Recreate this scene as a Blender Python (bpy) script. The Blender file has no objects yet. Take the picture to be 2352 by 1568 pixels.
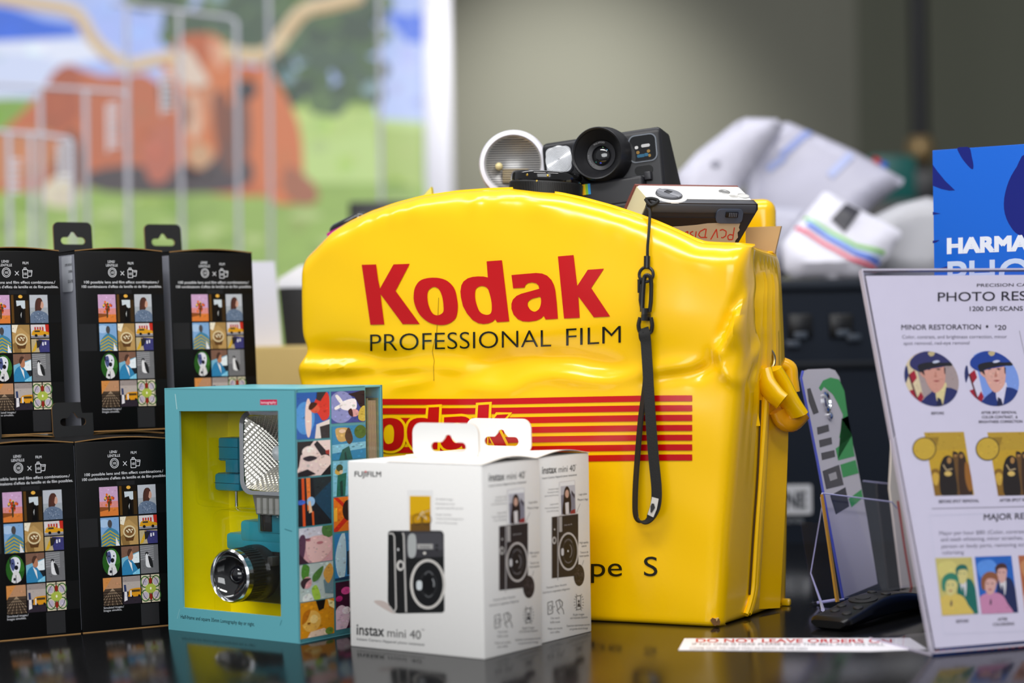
import bpy, bmesh, math, random
from mathutils import Vector, Matrix
from mathutils.geometry import delaunay_2d_cdt
random.seed(7)
SC = bpy.context.scene
COL = SC.collection
PI = math.pi

# ------------------------------------------------------------------ camera, world, lights, exposure
ZC = 0.95                      # counter height
HCAM = 0.25                    # lens above the counter
FPX = 70.0 / 36.0 * 2352       # focal length in pixels of the 2352 x 1568 frame
CX, CY = 1176.0, 784.0
PITCH = math.atan((784 - 760) / FPX)
ROLL = 0.016
CAMP = Vector((0, 0, ZC + HCAM))
_F = Vector((0, math.cos(PITCH), -math.sin(PITCH)))
_U0 = Vector((0, math.sin(PITCH), math.cos(PITCH)))
_R0 = Vector((1, 0, 0))
CR = _R0 * math.cos(ROLL) - _U0 * math.sin(ROLL)
CU = _R0 * math.sin(ROLL) + _U0 * math.cos(ROLL)
CF = _F
cam_data = bpy.data.cameras.new('camera')
cam = bpy.data.objects.new('camera', cam_data)
COL.objects.link(cam)
m = Matrix((CR, CU, -CF)).transposed().to_4x4()
m.translation = CAMP
cam.matrix_world = m
cam_data.lens = 70
cam_data.sensor_width = 36
cam_data.clip_start = 0.02
cam_data.dof.use_dof = True
cam_data.dof.focus_distance = 1.715
cam_data.dof.aperture_fstop = 2.8
SC.camera = cam

w = bpy.data.worlds.new('shop_ambience')
SC.world = w
w.use_nodes = True
w.node_tree.nodes['Background'].inputs[0].default_value = (0.93, 0.96, 1.0, 1)
w.node_tree.nodes['Background'].inputs[1].default_value = 0.42

SC.view_settings.view_transform = 'Standard'
SC.view_settings.look = 'None'
SC.view_settings.exposure = -0.36
SC.view_settings.gamma = 1.0
SC.cycles.use_denoising = True
SC.cycles.max_bounces = 10
SC.cycles.transparent_max_bounces = 16
SC.cycles.caustics_reflective = False
SC.cycles.caustics_refractive = False


def area(name, loc, target, sx, sy, power, col=(1, 1, 1), spread=PI):
    d = bpy.data.lights.new(name, 'AREA')
    d.shape = 'RECTANGLE'
    d.size, d.size_y = sx, sy
    d.energy = power
    d.color = col
    d.spread = spread
    o = bpy.data.objects.new(name, d)
    COL.objects.link(o)
    o.location = loc
    o.rotation_euler = (Vector(target) - Vector(loc)).to_track_quat('-Z', 'Y').to_euler()
    return o


# rows of ceiling panels over the shop floor, one spot washing the wall beside the mural
area('ceiling_panel_light', (-0.55, 0.55, 2.95), (-0.15, 1.6, 0.95), 1.2, 0.30, 30, (1.0, 0.98, 0.96))
area('ceiling_panel_light', (0.75, 0.35, 2.95), (0.2, 1.6, 0.95), 1.2, 0.30, 24, (1.0, 0.98, 0.96))
area('ceiling_panel_light', (0.1, 2.1, 2.95), (0.1, 1.8, 0.95), 1.6, 0.30, 22, (0.98, 0.98, 1.0))
area('ceiling_panel_light', (-1.2, 1.9, 2.9), (-0.3, 1.75, 0.95), 0.3, 1.2, 14, (1, 1, 1))
area('added_front_fill', (-0.5, -1.6, 2.0), (0.0, 1.7, 1.05), 2.6, 1.3, 62, (0.96, 0.98, 1.0))  # broad soft fill added behind the camera to brighten the fronts


def spot(name, loc, target, power, angle, blend, col=(1, 1, 1), size=0.05):
    d = bpy.data.lights.new(name, 'SPOT')
    d.energy = power
    d.spot_size = angle
    d.spot_blend = blend
    d.color = col
    d.shadow_soft_size = size
    o = bpy.data.objects.new(name, d)
    COL.objects.link(o)
    o.location = loc
    o.rotation_euler = (Vector(target) - Vector(loc)).to_track_quat('-Z', 'Y').to_euler()
    return o


spot('wall_wash_spot', (0.14, 3.75, 2.2), (0.12, 4.6, 1.5), 112, math.radians(66), 1.0, (1.0, 0.98, 0.92), 0.08)


# ------------------------------------------------------------------ small helpers
def lin(c):
    """sRGB hex string or 0-255 triple to linear rgba."""
    if isinstance(c, str):
        c = c.lstrip('#')
        c = tuple(int(c[i:i + 2], 16) for i in (0, 2, 4))
    out = []
    for v in c[:3]:
        v = v / 255.0
        out.append(v / 12.92 if v <= 0.04045 else ((v + 0.055) / 1.055) ** 2.4)
    return (*out, 1.0)


def ray(u, v):
    return CF + CR * ((u - CX) / FPX) + CU * ((CY - v) / FPX)


def at(u, v, Y):
    """point seen at pixel (u, v) at distance Y from the camera wall-plane."""
    d = ray(u, v)
    return CAMP + d * (Y / d.y)


def gp(u, v, z=0.0):
    d = ray(u, v)
    t = (ZC + z - CAMP.z) / d.z
    return CAMP + d * t


def onplane(u, v, O, N):
    d = ray(u, v)
    t = (O - CAMP).dot(N) / d.dot(N)
    return CAMP + d * t


def proj(p):
    q = p - CAMP
    zf = q.dot(CF)
    return (CX + FPX * q.dot(CR) / zf, CY - FPX * q.dot(CU) / zf)


def frame(o, x, y, z):
    mm = Matrix((Vector(x).normalized(), Vector(y).normalized(), Vector(z).normalized())).transposed().to_4x4()
    mm.translation = Vector(o)
    return mm


def camvec(x, y, z):
    """a direction given as right, up, towards the viewer."""
    return CR * x + CU * y - CF * z


def T(x, y, z):
    return Matrix.Translation((x, y, z))


def RX(a):
    return Matrix.Rotation(a, 4, 'X')


def RY(a):
    return Matrix.Rotation(a, 4, 'Y')


def RZ(a):
    return Matrix.Rotation(a, 4, 'Z')


def homog(src, dst):
    import numpy as np
    A = []
    b = []
    for (x, y), (X, Y) in zip(src, dst):
        A.append([x, y, 1, 0, 0, 0, -X * x, -X * y]); b.append(X)
        A.append([0, 0, 0, x, y, 1, -Y * x, -Y * y]); b.append(Y)
    h = np.linalg.solve(np.array(A, float), np.array(b, float))

    def f(x, y):
        wv = h[6] * x + h[7] * y + 1
        return (h[0] * x + h[1] * y + h[2]) / wv, (h[3] * x + h[4] * y + h[5]) / wv
    return f


# ------------------------------------------------------------------ materials
MATS = {}


def mat(name, col=None, rough=0.5, metal=0.0, spec=0.5, coat=0.0, trans=0.0, ior=1.45, alpha=1.0, emit=0.0, bump=None, vary=None, coat_rough=0.05):
    """Principled material; col None reads the mesh's printed colours."""
    if name in MATS:
        return MATS[name]
    mt = bpy.data.materials.new(name)
    MATS[name] = mt
    mt.use_nodes = True
    nt = mt.node_tree
    b = nt.nodes['Principled BSDF']
    b.inputs['Roughness'].default_value = rough
    b.inputs['Metallic'].default_value = metal
    b.inputs['Specular IOR Level'].default_value = spec
    b.inputs['Coat Weight'].default_value = coat
    b.inputs['Coat Roughness'].default_value = coat_rough
    b.inputs['Transmission Weight'].default_value = trans
    b.inputs['IOR'].default_value = ior
    b.inputs['Alpha'].default_value = alpha
    src = None
    if col is None:
        a = nt.nodes.new('ShaderNodeAttribute')
        a.attribute_name = 'Col'
        src = a.outputs['Color']
    else:
        b.inputs['Base Color'].default_value = lin(col)
    if vary:
        sc, amt = vary
        tc = nt.nodes.new('ShaderNodeTexCoord')
        n = nt.nodes.new('ShaderNodeTexNoise')
        n.inputs['Scale'].default_value = sc
        n.inputs['Detail'].default_value = 4
        nt.links.new(tc.outputs['Object'], n.inputs['Vector'])
        mx = nt.nodes.new('ShaderNodeMix')
        mx.data_type = 'RGBA'
        mx.blend_type = 'MULTIPLY'
        mx.inputs[0].default_value = 1.0
        rp = nt.nodes.new('ShaderNodeMapRange')
        rp.inputs['To Min'].default_value = 1 - amt
        rp.inputs['To Max'].default_value = 1 + amt
        nt.links.new(n.outputs['Fac'], rp.inputs['Value'])
        if src is not None:
            nt.links.new(src, mx.inputs[6])
        else:
            mx.inputs[6].default_value = lin(col)
        nt.links.new(rp.outputs[0], mx.inputs[7])
        src = mx.outputs[2]
    if src is not None:
        nt.links.new(src, b.inputs['Base Color'])
        if emit:
            nt.links.new(src, b.inputs['Emission Color'])
    elif emit:
        b.inputs['Emission Color'].default_value = lin(col)
    if emit:
        b.inputs['Emission Strength'].default_value = emit
    if bump:
        sc, st, dist = bump
        tc = nt.nodes.new('ShaderNodeTexCoord')
        n = nt.nodes.new('ShaderNodeTexNoise')
        n.inputs['Scale'].default_value = sc
        n.inputs['Detail'].default_value = 3
        bp = nt.nodes.new('ShaderNodeBump')
        bp.inputs['Strength'].default_value = st
        bp.inputs['Distance'].default_value = dist
        nt.links.new(tc.outputs['Object'], n.inputs['Vector'])
        nt.links.new(n.outputs['Fac'], bp.inputs['Height'])
        nt.links.new(bp.outputs['Normal'], b.inputs['Normal'])
    return mt


def clear_mat(name, tint='#ffffff', rough=0.02, ior=1.45):
    """thin clear plastic: mostly see-through, with surface gloss."""
    if name in MATS:
        return MATS[name]
    mt = bpy.data.materials.new(name)
    MATS[name] = mt
    mt.use_nodes = True
    nt = mt.node_tree
    nt.nodes.remove(nt.nodes['Principled BSDF'])
    out = nt.nodes['Material Output']
    tr = nt.nodes.new('ShaderNodeBsdfTransparent')
    tr.inputs[0].default_value = lin(tint)
    gl = nt.nodes.new('ShaderNodeBsdfGlossy')
    gl.inputs['Roughness'].default_value = rough
    fr = nt.nodes.new('ShaderNodeFresnel')
    fr.inputs['IOR'].default_value = ior
    mx = nt.nodes.new('ShaderNodeMixShader')
    ge = nt.nodes.new('ShaderNodeNewGeometry')
    su = nt.nodes.new('ShaderNodeMath')
    su.operation = 'SUBTRACT'
    su.inputs[0].default_value = 1.0
    mu_ = nt.nodes.new('ShaderNodeMath')
    mu_.operation = 'MULTIPLY'
    nt.links.new(ge.outputs['Backfacing'], su.inputs[1])
    nt.links.new(fr.outputs[0], mu_.inputs[0])
    nt.links.new(su.outputs[0], mu_.inputs[1])
    nt.links.new(mu_.outputs[0], mx.inputs[0])
    nt.links.new(tr.outputs[0], mx.inputs[1])
    nt.links.new(gl.outputs[0], mx.inputs[2])
    nt.links.new(mx.outputs[0], out.inputs['Surface'])
    return mt


# ------------------------------------------------------------------ 2-D art: polygons with printed colours
_tcache = {}


def glyphs(s, bold=0.0):
    """triangles of a line of text, cap height 1, starting at x = 0."""
    k = (s, bold)
    if k in _tcache:
        return _tcache[k]
    cu = bpy.data.curves.new('lettering', 'FONT')
    cu.body = s
    cu.size = 1.0
    cu.offset = bold
    cu.resolution_u = 5
    ob = bpy.data.objects.new('lettering', cu)
    COL.objects.link(ob)
    dg = bpy.context.evaluated_depsgraph_get()
    dg.update()
    me = bpy.data.meshes.new_from_object(ob.evaluated_get(dg))
    vs = [(v.co.x, v.co.y) for v in me.vertices]
    fs = [tuple(p.vertices) for p in me.polygons]
    bpy.data.objects.remove(ob)
    bpy.data.curves.remove(cu)
    bpy.data.meshes.remove(me)
    ch = 0.729
    x0 = min((v[0] for v in vs), default=0)
    x1 = max((v[0] for v in vs), default=1)
    _tcache[k] = ([((x - x0) / ch, y / ch) for x, y in vs], fs, (x1 - x0) / ch)
    return _tcache[k]


def clip_poly(pts, clip):
    """Sutherland-Hodgman against a convex polygon (either winding)."""
    ar = sum(clip[i][0] * clip[(i + 1) % len(clip)][1] - clip[(i + 1) % len(clip)][0] * clip[i][1] for i in range(len(clip)))
    sg = 1 if ar > 0 else -1
    out = list(pts)
    for i in range(len(clip)):
        a, b = clip[i], clip[(i + 1) % len(clip)]
        inp, out = out, []
        if not inp:
            return []

        def side(p):
            return sg * ((b[0] - a[0]) * (p[1] - a[1]) - (b[1] - a[1]) * (p[0] - a[0]))
        for j in range(len(inp)):
            p, q = inp[j - 1], inp[j]
            sp, sq = side(p), side(q)
            if (sp >= 0) != (sq >= 0):
                t = sp / (sp - sq)
                out.append((p[0] + (q[0] - p[0]) * t, p[1] + (q[1] - p[1]) * t))
            if sq >= 0:
                out.append(q)
    return out


def smooth_loop(pts, n=5):
    out = []
    L = len(pts)
    for i in range(L):
        p0, p1, p2, p3 = pts[i - 1], pts[i], pts[(i + 1) % L], pts[(i + 2) % L]
        for k in range(n):
            t = k / n
            out.append(tuple(0.5 * (2 * p1[c] + (p2[c] - p0[c]) * t + (2 * p0[c] - 5 * p1[c] + 4 * p2[c] - p3[c]) * t * t
                             + (3 * p1[c] - p0[c] - 3 * p2[c] + p3[c]) * t ** 3) for c in range(len(p1))))
    return out


def inside(x, y, loops):
    c = False
    for lp in loops:
        for i in range(len(lp)):
            x1, y1 = lp[i - 1]
            x2, y2 = lp[i]
            if (y1 > y) != (y2 > y) and x < (x2 - x1) * (y - y1) / (y2 - y1) + x1:
                c = not c
    return c


def fill_loops(loops, grid=None):
    """triangulate outlines (holes by even-odd); grid adds inner points so the face can be bent."""
    vs, es = [], []
    for lp in loops:
        b = len(vs)
        pts = []
        for i in range(len(lp)):
            p, q = lp[i], lp[(i + 1) % len(lp)]
            n = 1
            if grid:
                n = max(1, int(math.hypot(q[0] - p[0], q[1] - p[1]) / grid))
            for k in range(n):
                pts.append((p[0] + (q[0] - p[0]) * k / n, p[1] + (q[1] - p[1]) * k / n))
        vs += pts
        es += [(b + i, b + (i + 1) % len(pts)) for i in range(len(pts))]
    if grid:
        xs = [v[0] for v in vs]
        ys = [v[1] for v in vs]
        x = min(xs) + grid * 0.5
        while x < max(xs):
            y = min(ys) + grid * 0.5
            while y < max(ys):
                if inside(x, y, loops):
                    vs.append((x + random.uniform(-.1, .1) * grid, y + random.uniform(-.1, .1) * grid))
                y += grid
            x += grid
    r = delaunay_2d_cdt([Vector(v) for v in vs], es, [], 0, 1e-7)
    ov, of = r[0], r[2]
    fs = []
    for f in of:
        cx = sum(ov[i].x for i in f) / len(f)
        cy = sum(ov[i].y for i in f) / len(f)
        if inside(cx, cy, loops):
            fs.append(tuple(f))
    return [(v.x, v.y) for v in ov], fs


class Art:
    """Flat printing in picture-like coordinates (y down). z is the stacking layer."""

    def __init__(self, ox=0, oy=0, sc=1.0):
        self.items = []
        self.o = (ox, oy, sc)
        self.clip = None
        self.bbs = []

    def px(self, p):
        return (self.o[0] + p[0] * self.o[2], self.o[1] + p[1] * self.o[2])

    def add(self, vs, fs, c, z, cf=None):
        vs = [self.px(v) for v in vs]
        if not vs:
            return
        bb = (min(v[0] for v in vs), min(v[1] for v in vs), max(v[0] for v in vs), max(v[1] for v in vs))
        z0 = z
        for _ in range(24):     # printed layers never share a plane where they overlap
            if any(abs(q - z) < .24 and b_[0] < bb[2] and b_[2] > bb[0] and b_[1] < bb[3] and b_[3] > bb[1] for b_, q in self.bbs[-70:]):
                z += .25
            else:
                break
        self.bbs.append((bb, z))
        self.items.append((vs, fs, cf or lin(c), z))

    def grad(self, x0, y0, x1, y1, c0, c1, z=1, n=8, horiz=False):
        """a printed picture's even colour change, as narrow strips."""
        a_, b_ = lin(c0), lin(c1)
        vs, fs, cf = [], [], []
        for i in range(n):
            t0, t1 = i / n, (i + 1) / n
            q = [(x0 + (x1 - x0) * t0, y0), (x0 + (x1 - x0) * t1, y0), (x0 + (x1 - x0) * t1, y1), (x0 + (x1 - x0) * t0, y1)] if horiz else [(x0, y0 + (y1 - y0) * t0), (x1, y0 + (y1 - y0) * t0), (x1, y0 + (y1 - y0) * t1), (x0, y0 + (y1 - y0) * t1)]
            fs.append(tuple(range(len(vs), len(vs) + 4)))
            vs += q
            cf.append(tuple(a_[k] + (b_[k] - a_[k]) * (i + .5) / n for k in range(4)))
        self.add(vs, fs, None, z, cf)

    def mottle(self, i0, n, r0, r1, amp=.3, seed=1):
        """grain of a printed photograph: small flecks of each shape's own ink."""
        rg_ = random.Random(seed)
        its = [it for it in self.items[i0:] if len(it[1]) == 1 and not isinstance(it[2], list)]
        if not its:
            return
        ar = []
        for it in its:
            p = it[0]
            ar.append(abs(sum(p[i - 1][0] * p[i][1] - p[i][0] * p[i - 1][1] for i in range(len(p)))) ** .8)
        vs, fs, cf = [], [], []
        for _ in range(n):
            k = rg_.choices(range(len(its)), ar)[0]
            p = its[k][0]
            for _t in range(6):
                x, y = rg_.uniform(min(q[0] for q in p), max(q[0] for q in p)), rg_.uniform(min(q[1] for q in p), max(q[1] for q in p))
                if inside(x, y, [p]):
                    break
            else:
                continue
            zz = its[k][3]
            if any(o_[3] > zz and len(o_[1]) == 1 and inside(x, y, [o_[0]]) for o_ in its[k + 1:]):
                continue
            g = 1 + rg_.uniform(-amp, amp)
            r = rg_.uniform(r0, r1) * self.o[2]
            an0 = rg_.uniform(0, 6)
            el_ = rg_.uniform(.4, 1)
            e = [(x + r * math.cos(an0 + t * PI / 3) * rg_.uniform(.7, 1.2), y + r * el_ * math.sin(an0 + t * PI / 3) * rg_.uniform(.7, 1.2)) for t in range(6)]
            e = [q for q in e if inside(q[0], q[1], [p])]
            if len(e) < 4:
                continue
            self.items.append((e, [tuple(range(len(e)))], tuple(min(1, its[k][2][i] * g * (1 + rg_.uniform(-.08, .08))) for i in range(3)) + (1,), zz + .12))

    def poly(self, pts, c, z=1):
        if self.clip:
            pts = clip_poly(pts, self.clip)
        if len(pts) > 2:
            self.add(pts, [tuple(range(len(pts)))], c, z)

    def sm(self, pts, c, z=1, n=4):
        self.poly(smooth_loop(pts, n), c, z)

    def rect(self, x0, y0, x1, y1, c, z=1):
        self.poly([(x0, y0), (x1, y0), (x1, y1), (x0, y1)], c, z)

    def ell(self, cx, cy, rx, ry, c, z=1, n=20, rot=0):
        ca, sa = math.cos(rot), math.sin(rot)
        self.poly([(cx + rx * math.cos(2 * PI * i / n) * ca - ry * math.sin(2 * PI * i / n) * sa,
                    cy + rx * math.cos(2 * PI * i / n) * sa + ry * math.sin(2 * PI * i / n) * ca) for i in range(n)], c, z)

    def ring(self, cx, cy, rx, ry, w, c, z=1, n=28, a0=0, a1=2 * PI):
        vs, fs = [], []
        for i in range(n + 1):
            a = a0 + (a1 - a0) * i / n
            vs += [(cx + rx * math.cos(a), cy + ry * math.sin(a)), (cx + (rx - w) * math.cos(a), cy + (ry - w) * math.sin(a))]
        for i in range(n):
            fs.append((2 * i, 2 * i + 1, 2 * i + 3, 2 * i + 2))
        self.add(vs, fs, c, z)

    def line(self, pts, w, c, z=1):
        for i in range(len(pts) - 1):
            (x0, y0), (x1, y1) = pts[i], pts[i + 1]
            l = math.hypot(x1 - x0, y1 - y0) or 1
            nx, ny = -(y1 - y0) / l * w / 2, (x1 - x0) / l * w / 2
            self.poly([(x0 + nx, y0 + ny), (x1 + nx, y1 + ny), (x1 - nx, y1 - ny), (x0 - nx, y0 - ny)], c, z)

    def fill(self, loops, c, z=1, grid=None):
        vs, fs = fill_loops(loops, grid)
        self.add(vs, fs, c, z)

    def text(self, s, x0, y0, x1, y1, h, c, z=2, bold=0.0, lean=0.0):
        """baseline from (x0, y0) to (x1, y1), cap height h."""
        vs, fs, wd = glyphs(s, min(0.0, bold))
        dx, dy = (x1 - x0) / wd, (y1 - y0) / wd
        q = bold * 1.5
        for ex, ey in (((0, 0),) if bold <= 0 else ((-q, -q), (q, -q), (-q, q), (q, q))):   # heavier weights: overprinted
            self.add([(x0 + (gx + ex) * dx + gy * h * lean, y0 + (gx + ex) * dy - (gy + ey) * h) for gx, gy in vs], fs, c, z)


# ------------------------------------------------------------------ mesh builder
class B:
    def __init__(self):
        self.v, self.f, self.c, self.m, self.s = [], [], [], [], []

    def add(self, vs, fs, M=None, c=(0.8, 0.8, 0.8, 1), mi=0, smooth=False):
        b = len(self.v)
        if isinstance(c, str):
            c = lin(c)
        for p in vs:
            p = Vector(p)
            self.v.append(M @ p if M is not None else p)
        for k, f in enumerate(fs):
            self.f.append(tuple(b + i for i in f))
            self.c.append(c[k] if isinstance(c, list) else c)
            self.m.append(mi)
            self.s.append(smooth)
        return self

    def bm(self, t, M=None, c='#cccccc', mi=0, smooth=False):
        t.verts.index_update()
        self.add([v.co.copy() for v in t.verts], [[v.index for v in f.verts] for f in t.faces], M, c, mi, smooth)
        t.free()
        return self

    def box(self, x0, x1, y0, y1, z0, z1, M=None, c='#cccccc', mi=0, bev=0.0, seg=2, smooth=False):
        t = bmesh.new()
        bmesh.ops.create_cube(t, size=1.0)
        for v in t.verts:
            v.co = Vector((x0 + (v.co.x + .5) * (x1 - x0), y0 + (v.co.y + .5) * (y1 - y0), z0 + (v.co.z + .5) * (z1 - z0)))
        if bev > 0:
            bmesh.ops.bevel(t, geom=list(t.edges), offset=bev, segments=seg, profile=0.5, affect='EDGES')
            smooth = True
        return self.bm(t, M, c, mi, smooth)

    def lathe(self, prof, M=None, c='#cccccc', mi=0, n=40, smooth=True, cap0=True, cap1=True, sy=1.0):
        """profile of (radius, height) turned about local Z."""
        vs, fs = [], []
        for r, z in prof:
            for i in range(n):
                a = 2 * PI * i / n
                vs.append((r * math.cos(a), r * math.sin(a) * sy, z))
        for k in range(len(prof) - 1):
            for i in range(n):
                j = (i + 1) % n
                fs.append((k * n + i, k * n + j, (k + 1) * n + j, (k + 1) * n + i))
        if cap0:
            fs.append(tuple(range(n))[::-1])
        if cap1:
            fs.append(tuple((len(prof) - 1) * n + i for i in range(n)))
        return self.add(vs, fs, M, c, mi, smooth)

    def tube(self, path, r, c='#cccccc', mi=0, n=8, closed=False, M=None, ry=None, up=None, caps=True):
        path = [Vector(p) for p in path]
        L = len(path)
        rs = r if isinstance(r, list) else [r] * L
        ry = ry if isinstance(ry, list) else ([ry] * L if ry else rs)
        vs, fs = [], []
        prev = Vector(up) if up is not None else None
        for i, p in enumerate(path):
            a = path[i - 1] if (i > 0 or closed) else p
            b = path[(i + 1) % L] if (i < L - 1 or closed) else p
            t = (b - a).normalized()
            if prev is None:
                prev = t.orthogonal().normalized()
            nrm = (prev - t * prev.dot(t))
            nrm = nrm.normalized() if nrm.length > 1e-6 else t.orthogonal().normalized()
            if up is None:
                prev = nrm
            bi = t.cross(nrm)
            for k in range(n):
                an = 2 * PI * k / n
                vs.append(p + nrm * (rs[i] * math.cos(an)) + bi * (ry[i] * math.sin(an)))
        rng = L if closed else L - 1
        for i in range(rng):
            for k in range(n):
                j = (k + 1) % n
                i2 = (i + 1) % L
                fs.append((i * n + k, i * n + j, i2 * n + j, i2 * n + k))
        if caps and not closed:
            fs.append(tuple(range(n))[::-1])
            fs.append(tuple((L - 1) * n + k for k in range(n)))
        return self.add(vs, fs, M, c, mi, True)

    def ribbon(self, path, width, thick, wdir, c='#cccccc', mi=0):
        """flat band: wdir is the width direction, or a list of them."""
        path = [Vector(p) for p in path]
        L = len(path)
        vs, fs = [], []
        for i, p in enumerate(path):
            t = (path[min(i + 1, L - 1)] - path[max(i - 1, 0)]).normalized()
            wd = Vector(wdir[i] if isinstance(wdir, list) else wdir)
            wd = (wd - t * wd.dot(t)).normalized()
            nn = t.cross(wd)
            wv = width[i] if isinstance(width, list) else width
            for a, b in ((-.5, -.5), (.5, -.5), (.5, .5), (-.5, .5)):
                vs.append(p + wd * (a * wv) + nn * (b * thick))
        for i in range(L - 1):
            for k in range(4):
                j = (k + 1) % 4
                fs.append((i * 4 + k, i * 4 + j, i * 4 + 4 + j, i * 4 + 4 + k))
        fs += [(0, 1, 2, 3), tuple((L - 1) * 4 + k for k in (3, 2, 1, 0))]
        return self.add(vs, fs, None, c, mi, False)

    def prism(self, loops, y0, y1, M=None, c='#cccccc', ce=None, mi=0, grid=None):
        """outline(s) in local X-Z, extruded along local Y; ce colours the cut edge."""
        if isinstance(loops[0][0], (int, float)):
            loops = [loops]
        vs, fs = fill_loops(loops, grid)
        n = len(vs)
        V = [(x, y0, z) for x, z in vs] + [(x, y1, z) for x, z in vs]
        F = [tuple(f) for f in fs] + [tuple(n + i for i in f)[::-1] for f in fs]
        self.add(V, F, M, c, mi)
        for lp in loops:
            k = len(lp)
            V = [(x, y0, z) for x, z in lp] + [(x, y1, z) for x, z in lp]
            self.add(V, [(i, (i + 1) % k, k + (i + 1) % k, k + i) for i in range(k)], M, ce or c, mi)
        return self

    def art(self, art, fn, eps=0.00005, base=0.00012, mi=0, split=None):
        """lay the art on a surface: fn(px, py, offset) gives the point."""
        for vs, fs, c, z in art.items:
            if split:
                t = bmesh.new()
                bv = [t.verts.new((x, y, 0)) for x, y in vs]
                for f in fs:
                    try:
                        t.faces.new([bv[i] for i in f])
                    except ValueError:
                        pass
                bmesh.ops.triangulate(t, faces=list(t.faces))
                for _ in range(4):
                    le = [e for e in t.edges if e.calc_length() > split]
                    if not le:
                        break
                    bmesh.ops.subdivide_edges(t, edges=le, cuts=1, use_grid_fill=False)
                    bmesh.ops.triangulate(t, faces=[f for f in t.faces if len(f.verts) > 3])
                t.verts.index_update()
                vs = [(v.co.x, v.co.y) for v in t.verts]
                fs = [[v.index for v in f.verts] for f in t.faces]
                t.free()
            self.add([fn(x, y, base + eps * z) for x, y in vs], fs, None, c, mi)
        return self

    def build(self, name, mats, parent=None, M=None):
        me = bpy.data.meshes.new(name)
        inv = M.inverted() if M is not None else None
        me.from_pydata([tuple(inv @ v) if inv is not None else tuple(v) for v in self.v], [], self.f)
        mats = mats if isinstance(mats, list) else [mats]
        for q in mats:
            me.materials.append(q)
        at_ = me.color_attributes.new('Col', 'FLOAT_COLOR', 'CORNER')
        buf = []
        for p, c in zip(me.polygons, self.c):
            buf += list(c) * p.loop_total
        if len(buf) == len(at_.data) * 4:
            at_.data.foreach_set('color', buf)
        me.polygons.foreach_set('material_index', self.m)
        me.polygons.foreach_set('use_smooth', self.s)
        t = bmesh.new()
        t.from_mesh(me)
        t.to_mesh(me)
        t.free()
        me.validate()
        try:
            me.set_sharp_from_angle(angle=math.radians(42))
        except Exception:
            pass
        me.update()
        o = bpy.data.objects.new(name, me)
        COL.objects.link(o)
        if parent is not None:
            o.parent = parent
        if M is not None and parent is None:
            o.matrix_world = M
        return o


def tag(o, label, cat, group=None, kind=None):
    o['label'] = label
    o['category'] = cat
    if group:
        o['group'] = group
    if kind:
        o['kind'] = kind
    return o


def thing(name, label, cat, M, group=None):
    """an Empty at the thing's base; its parts are built in its own local space."""
    o = bpy.data.objects.new(name, None)
    COL.objects.link(o)
    o.empty_display_size = 0.02
    o.matrix_world = M if isinstance(M, Matrix) else T(*M)
    return tag(o, label, cat, group)


def struct(o):
    o['kind'] = 'structure'
    return o


def dup(o, M, label, group=None, name=None):
    r = o.copy()
    COL.objects.link(r)
    r.matrix_world = M
    r['label'] = label
    if group:
        r['group'] = group
    for ch in list(o.children):
        c = ch.copy()
        COL.objects.link(c)
        c.parent = r
        c.matrix_parent_inverse = ch.matrix_parent_inverse.copy()
        for g in list(ch.children):
            d = g.copy()
            COL.objects.link(d)
            d.parent = c
    return r


def rrect(x0, z0, x1, z1, r, n=5):
    out = []
    for cx, cz, a in ((x1 - r, z1 - r, 0), (x0 + r, z1 - r, PI / 2), (x0 + r, z0 + r, PI), (x1 - r, z0 + r, 1.5 * PI)):
        for i in range(n + 1):
            t = a + PI / 2 * i / n
            out.append((cx + r * math.cos(t), cz + r * math.sin(t)))
    return out


def euro_slot(cx, cz, w, h):
    """hang hole: a round-ended slot with a bump above."""
    r = h / 2
    o = []
    for i in range(7):
        a = -PI / 2 + PI * i / 6
        o.append((cx + w / 2 - r + r * math.cos(a), cz + r * math.sin(a)))
    o += [(cx + w * .2, cz + r), (cx + w * .13, cz + r * 1.6)]
    for i in range(5):
        a = PI * i / 4
        o.append((cx + w * .10 * math.cos(a), cz + r * 1.9 + w * .08 * math.sin(a)))
    o += [(cx - w * .13, cz + r * 1.6), (cx - w * .2, cz + r)]
    for i in range(7):
        a = PI / 2 + PI * i / 6
        o.append((cx - w / 2 + r + r * math.cos(a), cz + r * math.sin(a)))
    return o


PRINT = mat('printed_card', None, 0.38, spec=0.45, vary=(60, 0.03))
GLOSSY_PRINT = mat('glossy_printed_card', None, 0.2, spec=0.5)
SATIN_BLACK = mat('satin_black_plastic', '#17171a', 0.4)
CHROME = mat('chrome', '#d8dade', 0.12, metal=1.0)
CLEAR = clear_mat('clear_plastic', '#fafaff', 0.03)
PAINT = mat('painted_plastic', None, 0.35)

# ------------------------------------------------------------------ the setting
b = B()
b.box(-4, 4, -3, 7, -0.05, 0, c='#55504a')
struct(b.build('floor', mat('floor_vinyl', '#5a544c', 0.5)))
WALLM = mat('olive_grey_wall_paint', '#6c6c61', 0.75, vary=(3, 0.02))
b = B()
b.box(-4.0, 0.86, 4.6, 4.72, 0, 3.0, c='#8f8f82')
struct(b.build('wall_back', WALLM))
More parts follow.
